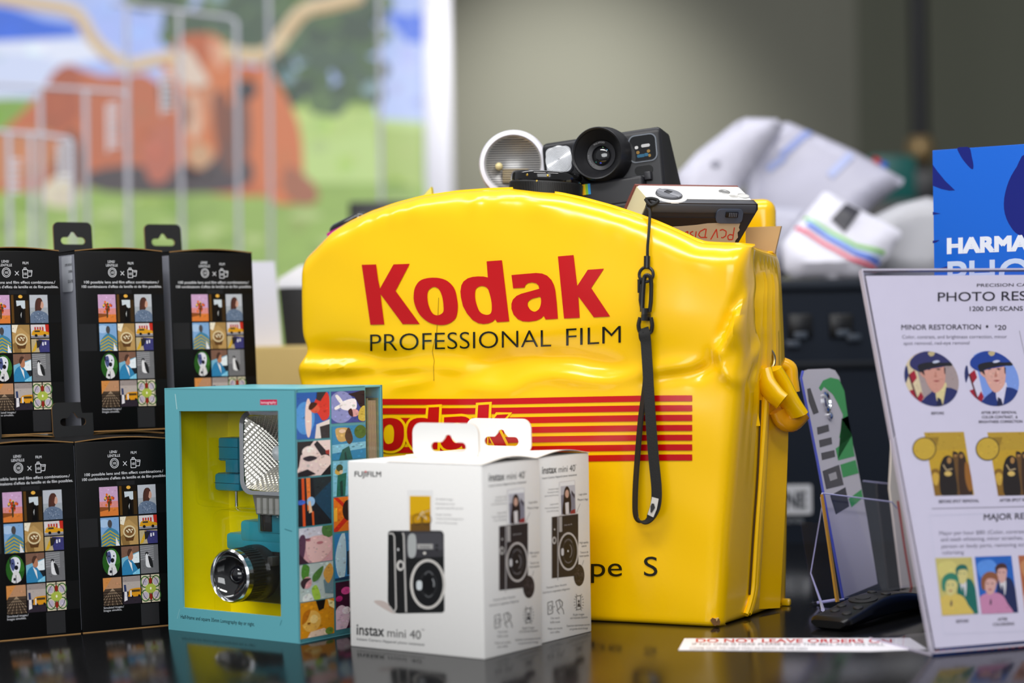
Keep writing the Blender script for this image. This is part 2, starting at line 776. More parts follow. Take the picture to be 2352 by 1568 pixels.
# the wall on the right comes forward from the corner and turns away from the wash light; its paint is darkened as shade
b = B()
p0, p1 = Vector((0.78, 4.61, 0)), Vector((2.6, 3.9, 0))
dx = (p1 - p0).normalized()
nn = Vector((-dx.y, dx.x, 0))
vs = []
for z in (0, 3.0):
    for p in (p0, p1, p1 + nn * .12, p0 + nn * .12):
        vs.append((p.x, p.y, z))
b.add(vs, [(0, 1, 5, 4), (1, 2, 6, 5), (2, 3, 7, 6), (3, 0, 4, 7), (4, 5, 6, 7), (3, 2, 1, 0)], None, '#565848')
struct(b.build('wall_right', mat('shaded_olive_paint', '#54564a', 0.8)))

# counter: black laminate with a fine pebble grain
cm = mat('black_laminate', '#060607', 0.13, spec=0.45)
nt = cm.node_tree
pb = nt.nodes['Principled BSDF']
tc = nt.nodes.new('ShaderNodeTexCoord')
v1 = nt.nodes.new('ShaderNodeTexVoronoi')
v1.inputs['Scale'].default_value = 1100
n1 = nt.nodes.new('ShaderNodeTexNoise')
n1.inputs['Scale'].default_value = 1300
n1.inputs['Detail'].default_value = 2
cr = nt.nodes.new('ShaderNodeValToRGB')
cr.color_ramp.elements[0].position = 0.60
cr.color_ramp.elements[0].color = (0.0035, 0.0035, 0.004, 1)
cr.color_ramp.elements[1].position = 0.75
cr.color_ramp.elements[1].color = (0.085, 0.083, 0.08, 1)
bp = nt.nodes.new('ShaderNodeBump')
bp.inputs['Strength'].default_value = 0.05
bp.inputs['Distance'].default_value = 0.0003
nt.links.new(tc.outputs['Object'], v1.inputs['Vector'])
nt.links.new(tc.outputs['Object'], n1.inputs['Vector'])
nt.links.new(n1.outputs['Fac'], cr.inputs['Fac'])
nt.links.new(cr.outputs['Color'], pb.inputs['Base Color'])
nt.links.new(v1.outputs['Distance'], bp.inputs['Height'])
nt.links.new(bp.outputs['Normal'], pb.inputs['Normal'])
b = B()
b.box(-1.6, 1.6, 1.12, 2.75, -0.04, 0, bev=0.004)
ct = thing('counter', 'glossy black speckled counter top that everything stands on', 'counter', (0, 0, ZC))
b.build('worktop', cm, ct)
b = B()
b.box(-1.55, 1.55, 1.2, 2.7, -ZC, -0.041)
b.build('cabinet', mat('dark_cabinet', '#1c1c1e', 0.5), ct)

# ------------------------------------------------------------------ yellow film bag
ES = Vector((0.906, -0.423, 0)).normalized()
ED = Vector((0.423, 0.906, 0)).normalized()
BAG_O = Vector((-0.0132, 1.7416, ZC))
BAG_M = frame(BAG_O, ES, ED, (0, 0, 1))
BAG_I = BAG_M.inverted()
HW, DEP = 0.200, 0.164


def px_to_front(u, v, d=0.02):
    p = BAG_I @ onplane(u, v, BAG_O + ED * d, ED)
    return p.x, p.z


def sstep(a, b_, x):
    t = min(1, max(0, (x - a) / (b_ - a)))
    return t * t * (3 - 2 * t)


def flare(z):
    return .026 * sstep(-.03, .30, z)


ARCH = []
for u, v in ((688, 604), (703, 596), (730, 572), (772, 530), (800, 512), (850, 488), (905, 469), (970, 452), (1050, 440), (1120, 435), (1175, 433),
             (1215, 435), (1290, 445), (1345, 457), (1400, 472), (1450, 488), (1500, 506), (1545, 525), (1580, 541), (1606, 554), (1625, 558), (1668, 560), (1700, 561), (1728, 563)):
    x_, z_ = px_to_front(u, v)
    s_ = x_
    for _ in range(12):       # undo the sideways flare of the panel
        s_ = x_ - (flare(z_) * sstep(0, 1, s_ / HW) if s_ > 0 else 0)
    ARCH.append((s_, z_))


def interp(tab, x):
    if x <= tab[0][0]:
        return tab[0][1]
    for (x0, y0), (x1, y1) in zip(tab, tab[1:]):
        if x <= x1:
            t = (x - x0) / (x1 - x0)
            return y0 + (y1 - y0) * t
    return tab[-1][1]


def arch(s):
    return (interp(ARCH, s - .004) + interp(ARCH, s) * 2 + interp(ARCH, s + .004)) / 4


ZSIDE = arch(HW) - 0.002


def bump1(s, z, x0, z0, x1, z1, sig, amp):
    """ridge (amp > 0) or groove along a segment of the panel."""
    dx_, dz_ = x1 - x0, z1 - z0
    L2 = dx_ * dx_ + dz_ * dz_
    t = ((s - x0) * dx_ + (z - z0) * dz_) / L2
    tt = min(1, max(0, t))
    d2 = (s - x0 - dx_ * tt) ** 2 + (z - z0 - dz_ * tt) ** 2
    if d2 > 9 * sig * sig:
        return 0.0
    return amp * math.exp(-d2 / (sig * sig)) * (0.35 + 0.65 * math.sin(PI * min(1, max(0, tt * .9 + .05))))


def PF(u, v):
    x_, z_ = px_to_front(u, v, 0.0)
    s_ = x_
    for _ in range(12):
        s_ = x_ - (flare(z_) * sstep(0, 1, s_ / HW) if s_ > 0 else 0)
    return s_, z_


CREASES = []


def cr_px(pts, sig, amp):
    q = [PF(*p) for p in pts]
    for a, c in zip(q, q[1:]):
        CREASES.append((a[0], a[1], c[0], c[1], sig, amp))


cr_px([(690, 838), (760, 845), (850, 838)], .007, .005)
cr_px([(700, 812), (800, 815), (930, 825)], .009, -.0045)
cr_px([(740, 868), (850, 862), (980, 866)], .006, -.003)
cr_px([(900, 848), (1000, 840), (1120, 850)], .006, .0025)
cr_px([(920, 882), (1000, 868)], .006, .0035)
cr_px([(1080, 886), (1180, 893), (1230, 868), (1330, 852)], .007, .003)
cr_px([(1100, 845), (1220, 822), (1330, 826), (1450, 850)], .008, -.0035)
cr_px([(1300, 868), (1400, 872), (1500, 850), (1600, 838)], .007, .0035)
cr_px([(1500, 870), (1600, 855), (1660, 830)], .006, -.003)
cr_px([(860, 788), (960, 780), (1150, 772), (1380, 748)], .012, .0022)
cr_px([(1722, 596), (1704, 655), (1676, 730), (1652, 792)], .0045, -.0055)
cr_px([(1738, 600), (1726, 670), (1696, 745), (1664, 800)], .0065, .0065)
cr_px([(1712, 705), (1722, 770), (1706, 815)], .0055, -.0075)
cr_px([(1690, 720), (1696, 790), (1716, 850)], .004, .0045)
cr_px([(1652, 796), (1668, 852), (1704, 890)], .0055, .005)
cr_px([(1640, 800), (1625, 840), (1600, 870)], .006, -.0025)
cr_px([(840, 500), (1000, 462), (1190, 452), (1330, 476), (1500, 530)], .006, .0012)


def front_disp(s, z):
    """how far the soft panel swells towards the shop floor."""
    zt = arch(s)
    q = min(1, max(0, z / zt))
    d = 0.0125 * (1 - (abs(s) / HW) ** 3) * (math.sin(PI * min(1, q ** 1.6)) ** .8 * .8 + .25 * math.sin(PI * q)) if q > 0 else 0
    d -= .006 * math.exp(-((z - .222) / .03) ** 2) * (1 - (s / HW) ** 4)
    for c in CREASES:
        d += bump1(s, z, *c)
    d += .0006 * math.sin(s * 61 + z * 35) * math.sin(z * 52 - s * 17)
    te = zt - z     # puckers along the welded arch
    if te < .04:
        d += .0006 * math.exp(-((te - .012) / .009) ** 2) * (math.sin(s * 110 + 4 * math.sin(s * 33)) + .6 * math.sin(s * 263 + 1.3 + 2 * math.sin(s * 57))) * sstep(-.19, -.12, s)
    return d


def side_disp(p, z, right):
    q = z / ZSIDE
    d = .002 * math.sin(PI * q)
    if right:   # gathered pleats running down from the top edge
        k = sstep(.10, .30, z)
        d += (1 - sstep(.285, .313, z)) * k * (.0035 * math.sin((p - .02 * z) * 330) * sstep(.0, .03, p) * (1 - sstep(.12, .158, p)))
        d += bump1(p, z, .012, .31, .03, .20, .006, .006) + bump1(p, z, .03, .30, .035, .2, .006, -.006)
        d += bump1(p, z, .0, .20, .03, .24, .006, .005)
    return d


RT, RB, RCN = .022, .005, .013


def inset(t, R):
    return R - math.sqrt(max(0, R * R - (R - t) ** 2)) if t < R else 0.0


def S_front(s, z, off=0.0):
    """a point on the front panel, off metres proud of it (local)."""
    zt = arch(s)
    d = inset(max(0, zt - z), RT) * .95 + inset(max(0, z), RB) - front_disp(s, z)
    e = HW - abs(s)
    d += inset(max(0, e), RCN if s > 0 else .006)
    x = s + (flare(z) * sstep(0, 1, (s / HW)) if s > 0 else 0)
    if s < 0:
        x -= .004 * math.exp(-((z - .215) / .012) ** 2) * sstep(.5, 1, -s / HW) - .004 * math.exp(-((z - .236) / .01) ** 2) * sstep(.5, 1, -s / HW)
    return Vector((x, d - off, z))


def front_norm(s, z):
    e = .002
    a = S_front(s + e, z) - S_front(s - e, z)
    c = S_front(s, z + e) - S_front(s, z - e)
    return a.cross(c).normalized()


def front_px(u, v):
    """panel coordinates of the point seen at a pixel."""
    s, z = PF(u, v)
    for _ in range(7):
        s = max(-HW, min(HW, s))
        pu, pv = proj(BAG_M @ S_front(s, z))
        s += (u - pu) / 2650 * 1.05
        z += (pv - v) / 2650
    return max(-HW + .001, min(HW - .001, s)), z


def front_at(u, v, off=0.0):
    s, z = front_px(u, v)
    return S_front(s, z) + front_norm(s, z) * off


YEL = '#fcc600'
vinyl = mat('yellow_vinyl', None, 0.24, spec=0.5, coat=0.4, coat_rough=0.12, bump=(140, 0.06, 0.0006))
bag = thing('film_bag', 'big yellow vinyl film bag with arched front and red lettering, filled with cameras', 'bag', BAG_M)

# --- plan outline: front, right side, back, left side
plan = []
NF, NS, NB = 132, 30, 40
for i in range(NF + 1):
    s = -HW + 2 * HW * i / NF
    s = HW * math.copysign(abs(s / HW) ** .8, s) if abs(s) > 1e-6 else 0.0
    plan.append(('f', s))
for i in range(1, NS):
    plan.append(('r', DEP * i / NS))
for i in range(NB + 1):
    plan.append(('b', HW - 2 * HW * i / NB))
for i in range(1, NS):
    plan.append(('l', DEP * (1 - i / NS)))


def bag_pt(kind, p, q):
    """q runs 0..1 from the counter to the rim."""
    if kind == 'f':
        return S_front(p, arch(p) * q)
    if kind == 'b':
        zt = .316
        z = zt * q
        e = HW - abs(p)
        x = p * (1 + .01 * math.sin(PI * q))
        return Vector((x + (.011 if p > 0 else 0) * sstep(0, 1, p / HW), DEP - inset(e, RCN) - inset(max(0, zt - z), .02) - inset(z, RB) + .006 * math.sin(PI * q), z))
    right = kind == 'r'
    za, zb = (arch(HW), .316) if right else (arch(-HW), .316)
    t = p / DEP
    zt = za + (zb - za) * t - .001 * math.sin(PI * t)
    z = zt * q
    i0 = RCN
    f0 = S_front(HW if right else -HW, z)
    b0 = bag_pt('b', HW if right else -HW, q)
    P = f0.lerp(b0, t)
    sg = 1 if right else -1
    bul = side_disp(p, z, right) * math.sin(PI * min(1, max(0, t))) ** .5
    P.x += sg * (bul - inset(max(0, zt - z), .004) - inset(z, RB) + .001 * math.sin(PI * t))
    P.z = z
    return P


rows = [0, .004, .009, .016, .025, .035] + [.05 + .83 * i / 96 for i in range(97)]
tail = [.888, .9, .912, .924, .934, .944, .953, .961, .968, .975, .981, .986, .99, .994, .997, 1.0]
rows += tail
NP = len(plan)
V, F = [], []
for q in rows:
    for kind, p in plan:
        V.append(bag_pt(kind, p, q))
NR = len(rows)
for r in range(NR - 1):
    for i in range(NP):
        j = (i + 1) % NP
        F.append((r * NP + i, r * NP + j, (r + 1) * NP + j, (r + 1) * NP + i))
F.append(tuple(range(NP))[::-1])
# rim: a thin welded flange, then the lining going down inside
cen = Vector((0, DEP / 2, 0))
base = len(V)
for k, (up, inn) in enumerate(((.0014, .0004), (.0014, .0018), (-.004, .003), (-.09, .006))):
    for i in range(NP):
        o = V[(NR - 1) * NP + i]
        dirn = Vector((cen.x - o.x, cen.y - o.y, 0))
        dirn = Vector((0, 1 if o.y < DEP / 2 else -1, 0)) if abs(o.x) < HW * .93 else dirn.normalized()
        V.append(Vector((o.x, o.y, o.z + up)) + dirn * inn)
prev = (NR - 1) * NP
for k in range(4):
    for i in range(NP):
        j = (i + 1) % NP
        F.append((prev + i, prev + j, base + k * NP + j, base + k * NP + i))
    prev = base + k * NP
b = B()
b.add(V, F, None, YEL, 0, True)

# --- printing on the front, traced onto the bent panel
RED = '#bd0009'
a = Art(800, 560, 660 / 2352)
K1 = [[(113, 171), (231, 168), (247, 290), (263, 364), (373, 168), (506, 163), (390, 384), (588, 656), (448, 656), (268, 412), (275, 480), (298, 659), (184, 661)]]
o_ = [smooth_loop([(700, 276), (800, 296), (868, 360), (893, 450), (899, 530), (880, 610), (820, 654), (745, 663), (660, 640), (585, 575), (545, 490), (538, 420), (552, 350), (600, 295)], 4),
      smooth_loop([(702, 352), (745, 372), (771, 430), (782, 505), (778, 560), (733, 584), (690, 565), (660, 500), (650, 430), (660, 380)], 4)]
d_ = [[(1135, 143), (1260, 134), (1320, 634), (1220, 640), (1205, 616), (1185, 636), (1150, 650), (1110, 655), (1065, 648), (1020, 622), (975, 570), (942, 510), (925, 440), (920, 390), (928, 340), (945, 308), (980, 282), (1020, 270), (1065, 266), (1110, 267), (1145, 275)],
      smooth_loop([(1095, 344), (1140, 362), (1160, 410), (1175, 480), (1176, 545), (1160, 575), (1118, 578), (1075, 550), (1048, 480), (1040, 420), (1050, 365)], 4)]
a_ = [[(1338, 255), (1440, 246), (1540, 238), (1590, 243), (1630, 260), (1665, 295), (1685, 335), (1697, 380), (1708, 480), (1718, 612), (1617, 618), (1602, 588), (1580, 610), (1540, 628), (1480, 636), (1430, 633), (1390, 615), (1355, 578), (1338, 530), (1338, 490), (1350, 455), (1380, 425), (1420, 407), (1490, 388), (1566, 367), (1560, 340), (1540, 322), (1505, 314), (1470, 322), (1453, 337), (1445, 358), (1352, 363)],
      smooth_loop([(1575, 435), (1580, 480), (1568, 525), (1545, 548), (1522, 554), (1492, 538), (1472, 505), (1474, 475), (1500, 452), (1540, 440)], 4)]
k_ = [[(1718, 103), (1846, 92), (1862, 230), (1876, 344), (1962, 212), (2095, 203), (1990, 361), (2145, 593), (2012, 600), (1885, 428), (1896, 604), (1768, 610)]]
for g in (K1, o_, d_, a_, k_):
    a.fill(g, RED, 2, 26)
a.text('PROFESSIONAL', 182, 876, 1662, 838, 146, '#15130c', 2, -0.010)
a.text('FILM', 1785, 832, 2232, 808, 150, '#15130c', 2, -0.010)
a.line([(742, 440), (736, 585), (726, 720), (700, 820), (690, 880), (706, 960), (700, 998), (702, 1120)], 4, '#9a7400', 1)
# stripes and the second, outlined name
s2 = Art(860, 860, 800 / 2352)
for (l0, l1, r0, r1) in ((164, 204, 140, 180), (226, 267, 206, 247), (292, 333, 271, 313), (358, 398, 339, 380), (423, 462, 405, 445), (488, 528, 470, 512), (555, 595, 538, 580)):
    n = 30
    for i in range(n):
        x0, x1 = -420 + 2567 * i / n, -420 + 2567 * (i + 1) / n

        def yy(l, r, x):
            t = sstep(500, 2100, x)
            return l + (r - l) * t
        s2.poly([(x0, yy(l0, r0, x0)), (x1, yy(l0, r0, x1)), (x1, yy(l1, r1, x1)), (x0, yy(l1, r1, x0))], RED, 1)


def to2(p):
    x, y = p
    return (370 + .567 * (x - 1135 - .165 * (y - 143)), 222 + .567 * (y - 143) + .012 * (x - 1135))


for g in (K1, o_, d_, a_, k_):
    g2 = [[to2(p) for p in lp] for lp in g]
    lp = g2[0]
    ar_ = sum(lp[i - 1][0] * lp[i][1] - lp[i][0] * lp[i - 1][1] for i in range(len(lp)))
    off_ = []
    for i in range(len(lp)):
        p, q, r = lp[i - 1], lp[i], lp[(i + 1) % len(lp)]
        n1 = Vector((q[1] - p[1], p[0] - q[0])).normalized()
        n2 = Vector((r[1] - q[1], q[0] - r[0])).normalized()
        nv = n1 + n2
        nv = nv / max(.5, nv.length_squared / 2) if nv.length > 1e-3 else n1
        sg_ = 17 if ar_ > 0 else -17
        off_.append((q[0] + nv.x * sg_, q[1] + nv.y * sg_))
    s2.fill([off_], YEL, 2, 22)
    s2.fill(g2, RED, 3, 22)
a.text('Type  S', 1680, 2722, 2532, 2716, 168, '#15130c', 2, 0.0)
b.art(a, lambda u, v, off: front_at(u, v, off), 0.0001, 0.0005, split=16)
b.art(s2, lambda u, v, off: front_at(u, v, off), 0.00025, 0.0004, split=16)
body = b.build('bag_body', vinyl, bag)


def side_pt(p, z, off=0.0):
    za = arch(HW)
    P = bag_pt('r', p, min(1, z / (za - .006)))
    return P + Vector((off, -off * .1, 0))


# piping along the zip, the flat strap and its stitches
for k, p in enumerate((.064, .071)):
    b = B()
    b.tube([side_pt(p + (.020 * (1 - z / .03) ** 2 * -1 if z < .03 else 0), z, .0012) for z in [.004 + .196 * i / 60 for i in range(61)]], .0028, c=YEL, n=8)
    b.build('piping', vinyl, bag)
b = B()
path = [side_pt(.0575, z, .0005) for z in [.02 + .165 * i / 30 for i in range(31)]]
b.ribbon(path, .0022, .0012, ED, c='#6b4a08')  # brown strip laid in as the shade of the gap beside the piping
b.build('zip_gap', mat('zip_gap_shade', '#5a3f0a', 0.6), bag)
b = B()
path = [side_pt(.098, z, .0022) for z in [.0040 + .177 * i / 40 for i in range(41)]]
b.ribbon(path, .036, .0022, ED, c='#f5bd05')
b.build('side_strap', vinyl, bag)
b = B()
for i in range(26):
    z = .012 + .165 * i / 26
    b.tube([side_pt(.111, z, .0036), side_pt(.111, z + .0045, .0036)], .0005, c='#efe7c0', n=5)
b.build('stitching', PAINT, bag)
# torn corner
b = B()
q = front_at(1642, 1427, .0010)
pts = []
for i in range(11):
    an = 2 * PI * i / 11
    r = .0044 * random.uniform(.5, 1.25)
    pts.append((r * .9 * math.cos(an), r * 1.15 * math.sin(an)))
b.prism(pts, -.0008, .002, T(*q) @ RZ(.45), '#6d4a24', '#b98a4a')
b.prism([(.001, .0005), (.0026, .0038), (.0, .003)], -.0016, -.0006, T(*q) @ RZ(.45), '#c9a56a', '#e5d2a0')
b.build('torn_corner', mat('torn_board', None, 0.8), bag)
b = B()
q = BAG_I @ gp(1806, 1383, .003)
b.box(-.004, .004, -.003, .003, -.0028, .0035, T(*q), YEL, bev=.0015)
b.build('base_corner', vinyl, bag)
# D-ring and folded carrying strap on the side
ring_c = BAG_I @ at(1758, 826, 1.735)
b = B()
loop = []
for i in range(20):
    an = 2 * PI * i / 20
    loop.append(ring_c + ES * (.0075 * math.cos(an)) + Vector((0, 0, 1)) * (.0095 * math.sin(an)) + ED * 0.0)
loop = [BAG_I @ (BAG_M @ p) for p in loop]
loop2 = []
for i in range(20):
    an = 2 * PI * i / 20
    loop2.append(ring_c + Vector((.0062 * math.cos(an), .006 * math.cos(an), .010 * math.sin(an))))
b.tube(loop2, .0016, c='#cdb98c', closed=True, n=8)
b.build('ring', mat('brass', '#c9b07a', 0.25, metal=1.0), bag)


def roll_path(pp, Y0, Y1):
    n = len(pp)
    return [BAG_I @ at(u, v, Y0 + (Y1 - Y0) * i / (n - 1)) for i, (u, v) in enumerate(pp)]


def dense(pts, n=6):
    pts = [Vector(p) for p in pts]
    o = []
    for i in range(len(pts) - 1):
        p0, p1, p2, p3 = pts[max(0, i - 1)], pts[i], pts[i + 1], pts[min(len(pts) - 1, i + 2)]
        for k in range(n):
            t = k / n
            o.append(0.5 * (2 * p1 + (p2 - p0) * t + (2 * p0 - 5 * p1 + 4 * p2 - p3) * t * t + (3 * p1 - p0 - 3 * p2 + p3) * t ** 3))
    o.append(pts[-1])
    return o


for nm, pp, Ya, Yb, r, rz, colr in (
        ('strap_fold', ((1772, 848), (1792, 880), (1812, 920), (1833, 952)), 1.715, 1.725, .0125, .0052, '#fccb00'),
        ('strap_fold', ((1749, 850), (1758, 878), (1778, 905), (1797, 922)), 1.705, 1.70, .0112, .0058, '#fbc704'),
        ('strap_fold', ((1797, 835), (1815, 845), (1818, 870), (1822, 900)), 1.745, 1.745, .006, .006, '#f0b408'),
        ('strap_fold', ((1788, 940), (1800, 962), (1822, 965), (1842, 945)), 1.73, 1.735, .0065, .010, '#d99508')):
    b = B()
    b.tube(dense(roll_path(pp, Ya, Yb)), r, c=colr, ry=rz, n=14, up=ES)
    b.build(nm, vinyl, bag)
b = B()
for k in range(3):
    b.tube(dense(roll_path(((1752 - 4 * k, 842), (1742 - 4 * k, 868), (1733 - 3 * k, 896), (1734 - 2 * k, 930), (1741 - 3 * k, 978)), 1.70 - .001 * k, 1.70 - .001 * k)), .0022, c=YEL, n=6)
b.build('strap_edge', vinyl, bag)
# small pointed fold of the back panel showing above the arch
b = B()
p = [BAG_I @ at(u, v, 1.86) for u, v in ((962, 462), (990, 429), (994, 462))]
n_ = Vector((0, .004, 0))
b.add([*p, *[x + n_ for x in p]], [(0, 1, 2), (5, 4, 3), (0, 3, 4, 1), (1, 4, 5, 2), (2, 5, 3, 0)], None, '#e8d400')
b.build('back_flap', vinyl, bag)
# rounded back corner rising behind the white camera
b = B()
c0 = BAG_I @ at(1752, 503, 1.855)
b.box(-.045, .012, -.012, .012, -.06, .0185, T(*c0), YEL, bev=.011, seg=4)
b.build('back_corner', vinyl, bag)

# cardboard box set inside the bag, its corner showing at the right; the cameras stand on it
cb = thing('cardboard_insert', 'plain brown cardboard insert showing at the right rim of the yellow bag', 'cardboard box', BAG_M @ T(0, 0, .003))
b = B()
b.box(-.172, .19, .05, .122, .0, .29, c='#c49a66')
fl_ = [cb.matrix_world.inverted() @ at(u, v, 1.775) for u, v in ((1714, 600), (1775, 600), (1794, 519), (1712, 522))]
b.add(fl_ + [p + Vector((0, .003, 0)) for p in fl_], [(0, 1, 2, 3), (7, 6, 5, 4), (0, 4, 5, 1), (1, 5, 6, 2), (2, 6, 7, 3), (3, 7, 4, 0)], None, '#c8a06c')
b.build('carton', mat('brown_card', None, 0.75, vary=(40, .05)), cb)

# ------------------------------------------------------------------ little printed photographs
def photo(A, x0, y0, x1, y1, k, z=2):
    """one printed snapshot inside a rectangle (y down)."""
    W_, H_ = x1 - x0, y1 - y0
    old = A.clip
    i0 = len(A.items)
    A.clip = [(x0, y0), (x1, y0), (x1, y1), (x0, y1)]

    def X(u):
        return x0 + u * W_

    def Y(v):
        return y0 + v * H_

    def P(pts, c, dz=1):
        A.poly([(X(u), Y(v)) for u, v in pts], c, z + dz)

    def S(pts, c, dz=1):
        A.sm([(X(u), Y(v)) for u, v in pts], c, z + dz, 4)

    def E(u, v, a, b_, c, dz=1, rot=0):
        A.ell(X(u), Y(v), a * W_, b_ * H_, c, z + dz, 14, rot)

    def R(u0, v0, u1, v1, c, dz=0):
        A.rect(X(u0), Y(v0), X(u1), Y(v1), c, z + dz)
    rr = random.Random(k)
    if k == 'bouquet':
        R(0, 0, 1, .5, '#c9a0c4'); R(0, .5, 1, .72, '#d98a86'); R(0, .72, 1, 1, '#d97a35')
        for _ in range(26):
            E(.52 + rr.gauss(0, .13), .45 + rr.gauss(0, .1), .06, .05, rr.choice(['#c8401a', '#e07020', '#8a2a14', '#e8b050', '#4a4a20', '#f0c860']), 1)
        P([(.45, .5), (.56, .5), (.54, .82), (.46, .86)], '#4a3a1c', 2); P([(0, .68), (.46, .7), (.48, .78), (0, .84)], '#8a4a20', 2)
    elif k == 'doorway':
        R(0, 0, 1, 1, '#140d06'); R(.02, 0, .16, 1, '#5a3c14'); P([(.3, .2), (.8, .2), (.8, .48), (.62, .5), (.55, .36), (.32, .4)], '#c9d2d8', 1)
        E(.55, .06, .12, .06, '#e8b048', 1); P([(.5, .5), (.66, .46), (.72, 1), (.44, 1)], '#050404', 2); P([(.52, .7), (.58, .6), (.55, .82)], '#d8d8d8', 3); R(.8, .2, 1, 1, '#3a2810', 1)
    elif k == 'woman':
        R(0, 0, 1, 1, '#b9bcc4'); R(0, .45, 1, .7, '#a4a9b0')
        S([(.3, .3), (.42, .13), (.62, .12), (.72, .25), (.7, .42), (.55, .6), (.3, .62)], '#4a2e26', 1); E(.67, .36, .1, .13, '#c99a86', 2)
        P([(.5, .16), (.68, .17), (.62, .3), (.56, .5), (.4, .5)], '#532f26', 3)
        S([(.02, 1), (.06, .68), (.4, .56), (.75, .6), (.98, .72), (1, 1)], '#64748c', 2)
        for _ in range(30):
            E(rr.uniform(.1, .95), rr.uniform(.66, 1), .03, .015, rr.choice(['#8c9ab0', '#4a5a72', '#9aa6b8']), 3)
    elif k == 'striped':
        R(0, 0, 1, 1, '#7fa6d2'); E(.2, .2, .3, .15, '#a9c4e2', 1); E(.5, .22, .12, .14, '#4a4648', 3); R(.45, .3, .58, .42, '#5a4c46', 2)
        S([(.05, 1), (.08, .62), (.4, .38), (.62, .38), (.95, .55), (1, 1)], '#3f7fa0', 2)
        for i in range(5):
            P([(.04, .62 + .11 * i), (.5, .44 + .12 * i), (.98, .66 + .1 * i), (.98, .71 + .1 * i), (.5, .49 + .12 * i), (.04, .68 + .11 * i)], '#b5a23c', 3)
        P([(.78, 1), (.8, .68), (1, 1)], '#e6e6ea', 4)
    elif k == 'latte':
        R(0, 0, 1, 1, '#a4824e'); P([(0, .3), (.5, .1), (1, .4), (1, 1), (0, 1)], '#b8935a', 1); P([(.1, 1), (0, .7), (.4, .5), (.5, 1)], '#8a6a3c', 1)
        E(.5, .53, .36, .22, '#d8c49a', 3); P([(.16, .56), (.84, .56), (.7, .86), (.3, .86)], '#5a3a1c', 2); E(.5, .53, .28, .16, '#7a5630', 4)
        for i in range(6):
            E(.36 + .06 * i, .5 + .05 * math.sin(i * 2), .04, .03, '#f0e4c4', 5)
        P([(0, 0), (.35, 0), (.2, .3), (0, .25)], '#ece2cc', 2)
    elif k == 'car':
        R(0, 0, 1, 1, '#c8c4c4'); R(0, 0, 1, .5, '#d8cfd0'); P([(.8, 0), (1, 0), (1, .8), (.84, .75)], '#c02c20', 1)
        for i in range(4):
            R(.2 + .14 * i, .18, .29 + .14 * i, .5, '#b83a34', 1)
        S([(.06, .62), (.16, .42), (.5, .38), (.7, .5), (.96, .58), (.96, .78), (.1, .8)], '#d69a1e', 2); R(.2, .44, .5, .56, '#3a3630', 3)
        E(.28, .82, .08, .11, '#17151a', 4); E(.76, .82, .08, .11, '#17151a', 4); R(0, .84, 1, 1, '#8c8a92', 1)
    elif k == 'corner':
        R(0, 0, 1, 1, '#b9a884'); P([(.3, 0), (1, .1), (1, 1), (.45, 1)], '#3b3a72', 1); P([(0, 1), (.2, .9), (.42, .2), (.36, 0), (.2, .4)], '#d0a52c', 2)
        P([(.28, .1), (.62, .1), (.45, .6), (.3, .7)], '#28262c', 2); R(.6, .25, .68, .5, '#dcdce6', 3); R(.74, .22, .82, .45, '#dcdce6', 3)
    elif k == 'dog':
        R(0, 0, 1, 1, '#060606'); A.clip = [(X(.5 + .48 * math.cos(t * .35)), Y(.5 + .48 * math.sin(t * .35))) for t in range(18)]
        R(0, 0, 1, 1, '#26591e'); E(.8, .3, .3, .3, '#356e26', 1)
        S([(.28, .16), (.5, .08), (.72, .16), (.78, .36), (.66, .62), (.42, .66), (.26, .42)], '#dfe0ea', 2); S([(.4, .62), (.66, .6), (.78, .95), (.3, 1)], '#d8d6d8', 2)
        S([(.26, .2), (.44, .14), (.5, .38), (.4, .56), (.28, .42)], '#4b5486', 3); E(.56, .45, .1, .08, '#17161e', 4); E(.38, .3, .04, .03, '#101018', 5); E(.64, .3, .04, .03, '#101018', 5)
        P([(.2, .2), (.3, .1), (.3, .4)], '#20202c', 3); E(.45, .84, .07, .05, '#23222a', 4); R(.5, .7, .54, 1, '#6a6a72', 4)
    elif k == 'driver':
        R(0, 0, 1, 1, '#77b2cc'); P([(0, 0), (1, 0), (1, .2), (0, .4)], '#7b5a4a', 1); P([(.55, .34), (1, .22), (1, .58), (.6, .66)], '#e6eef2', 1); R(.66, .6, 1, .82, '#1c2228', 2)
        S([(.36, .22), (.5, .12), (.62, .22), (.64, .42), (.5, .5), (.38, .42)], '#b57a5c', 3); S([(.32, .26), (.42, .1), (.6, .12), (.5, .24), (.4, .36)], '#4a3228', 4)
        S([(0, 1), (.08, .6), (.36, .44), (.6, .52), (.9, .86), (.7, 1)], '#2f7fae', 2); P([(.36, .46), (.56, .6), (.6, .9), (.48, .7)], '#e8e8e8', 4); P([(.6, .95), (1, .8), (1, 1), (.6, 1)], '#7fc4e0', 3)
    elif k == 'cat':
        R(0, 0, 1, 1, '#6f6f72'); R(0, 0, .75, .55, '#8f8f92', 0)
        for i in range(7):
            A.line([(X(.0), Y(.06 + .08 * i)), (X(.74), Y(.03 + .075 * i))], H_ * .018, '#5c5c60', z + 1)
        S([(.28, .5), (.3, .3), (.36, .22), (.44, .3), (.56, .5), (.62, .75), (.5, .8), (.3, .74)], '#e2e2e4', 2); S([(.42, .38), (.62, .5), (.68, .78), (.52, .74)], '#202022', 3); E(.36, .3, .09, .07, '#2a2a2c', 3); E(.35, .34, .04, .04, '#e6e6e8', 4)
    elif k == 'rails':
        R(0, 0, 1, .4, '#b98a66'); P([(0, 0), (.5, 0), (.1, .4), (0, .5)], '#d08a48', 1); R(0, .4, 1, 1, '#4a3c30', 0)
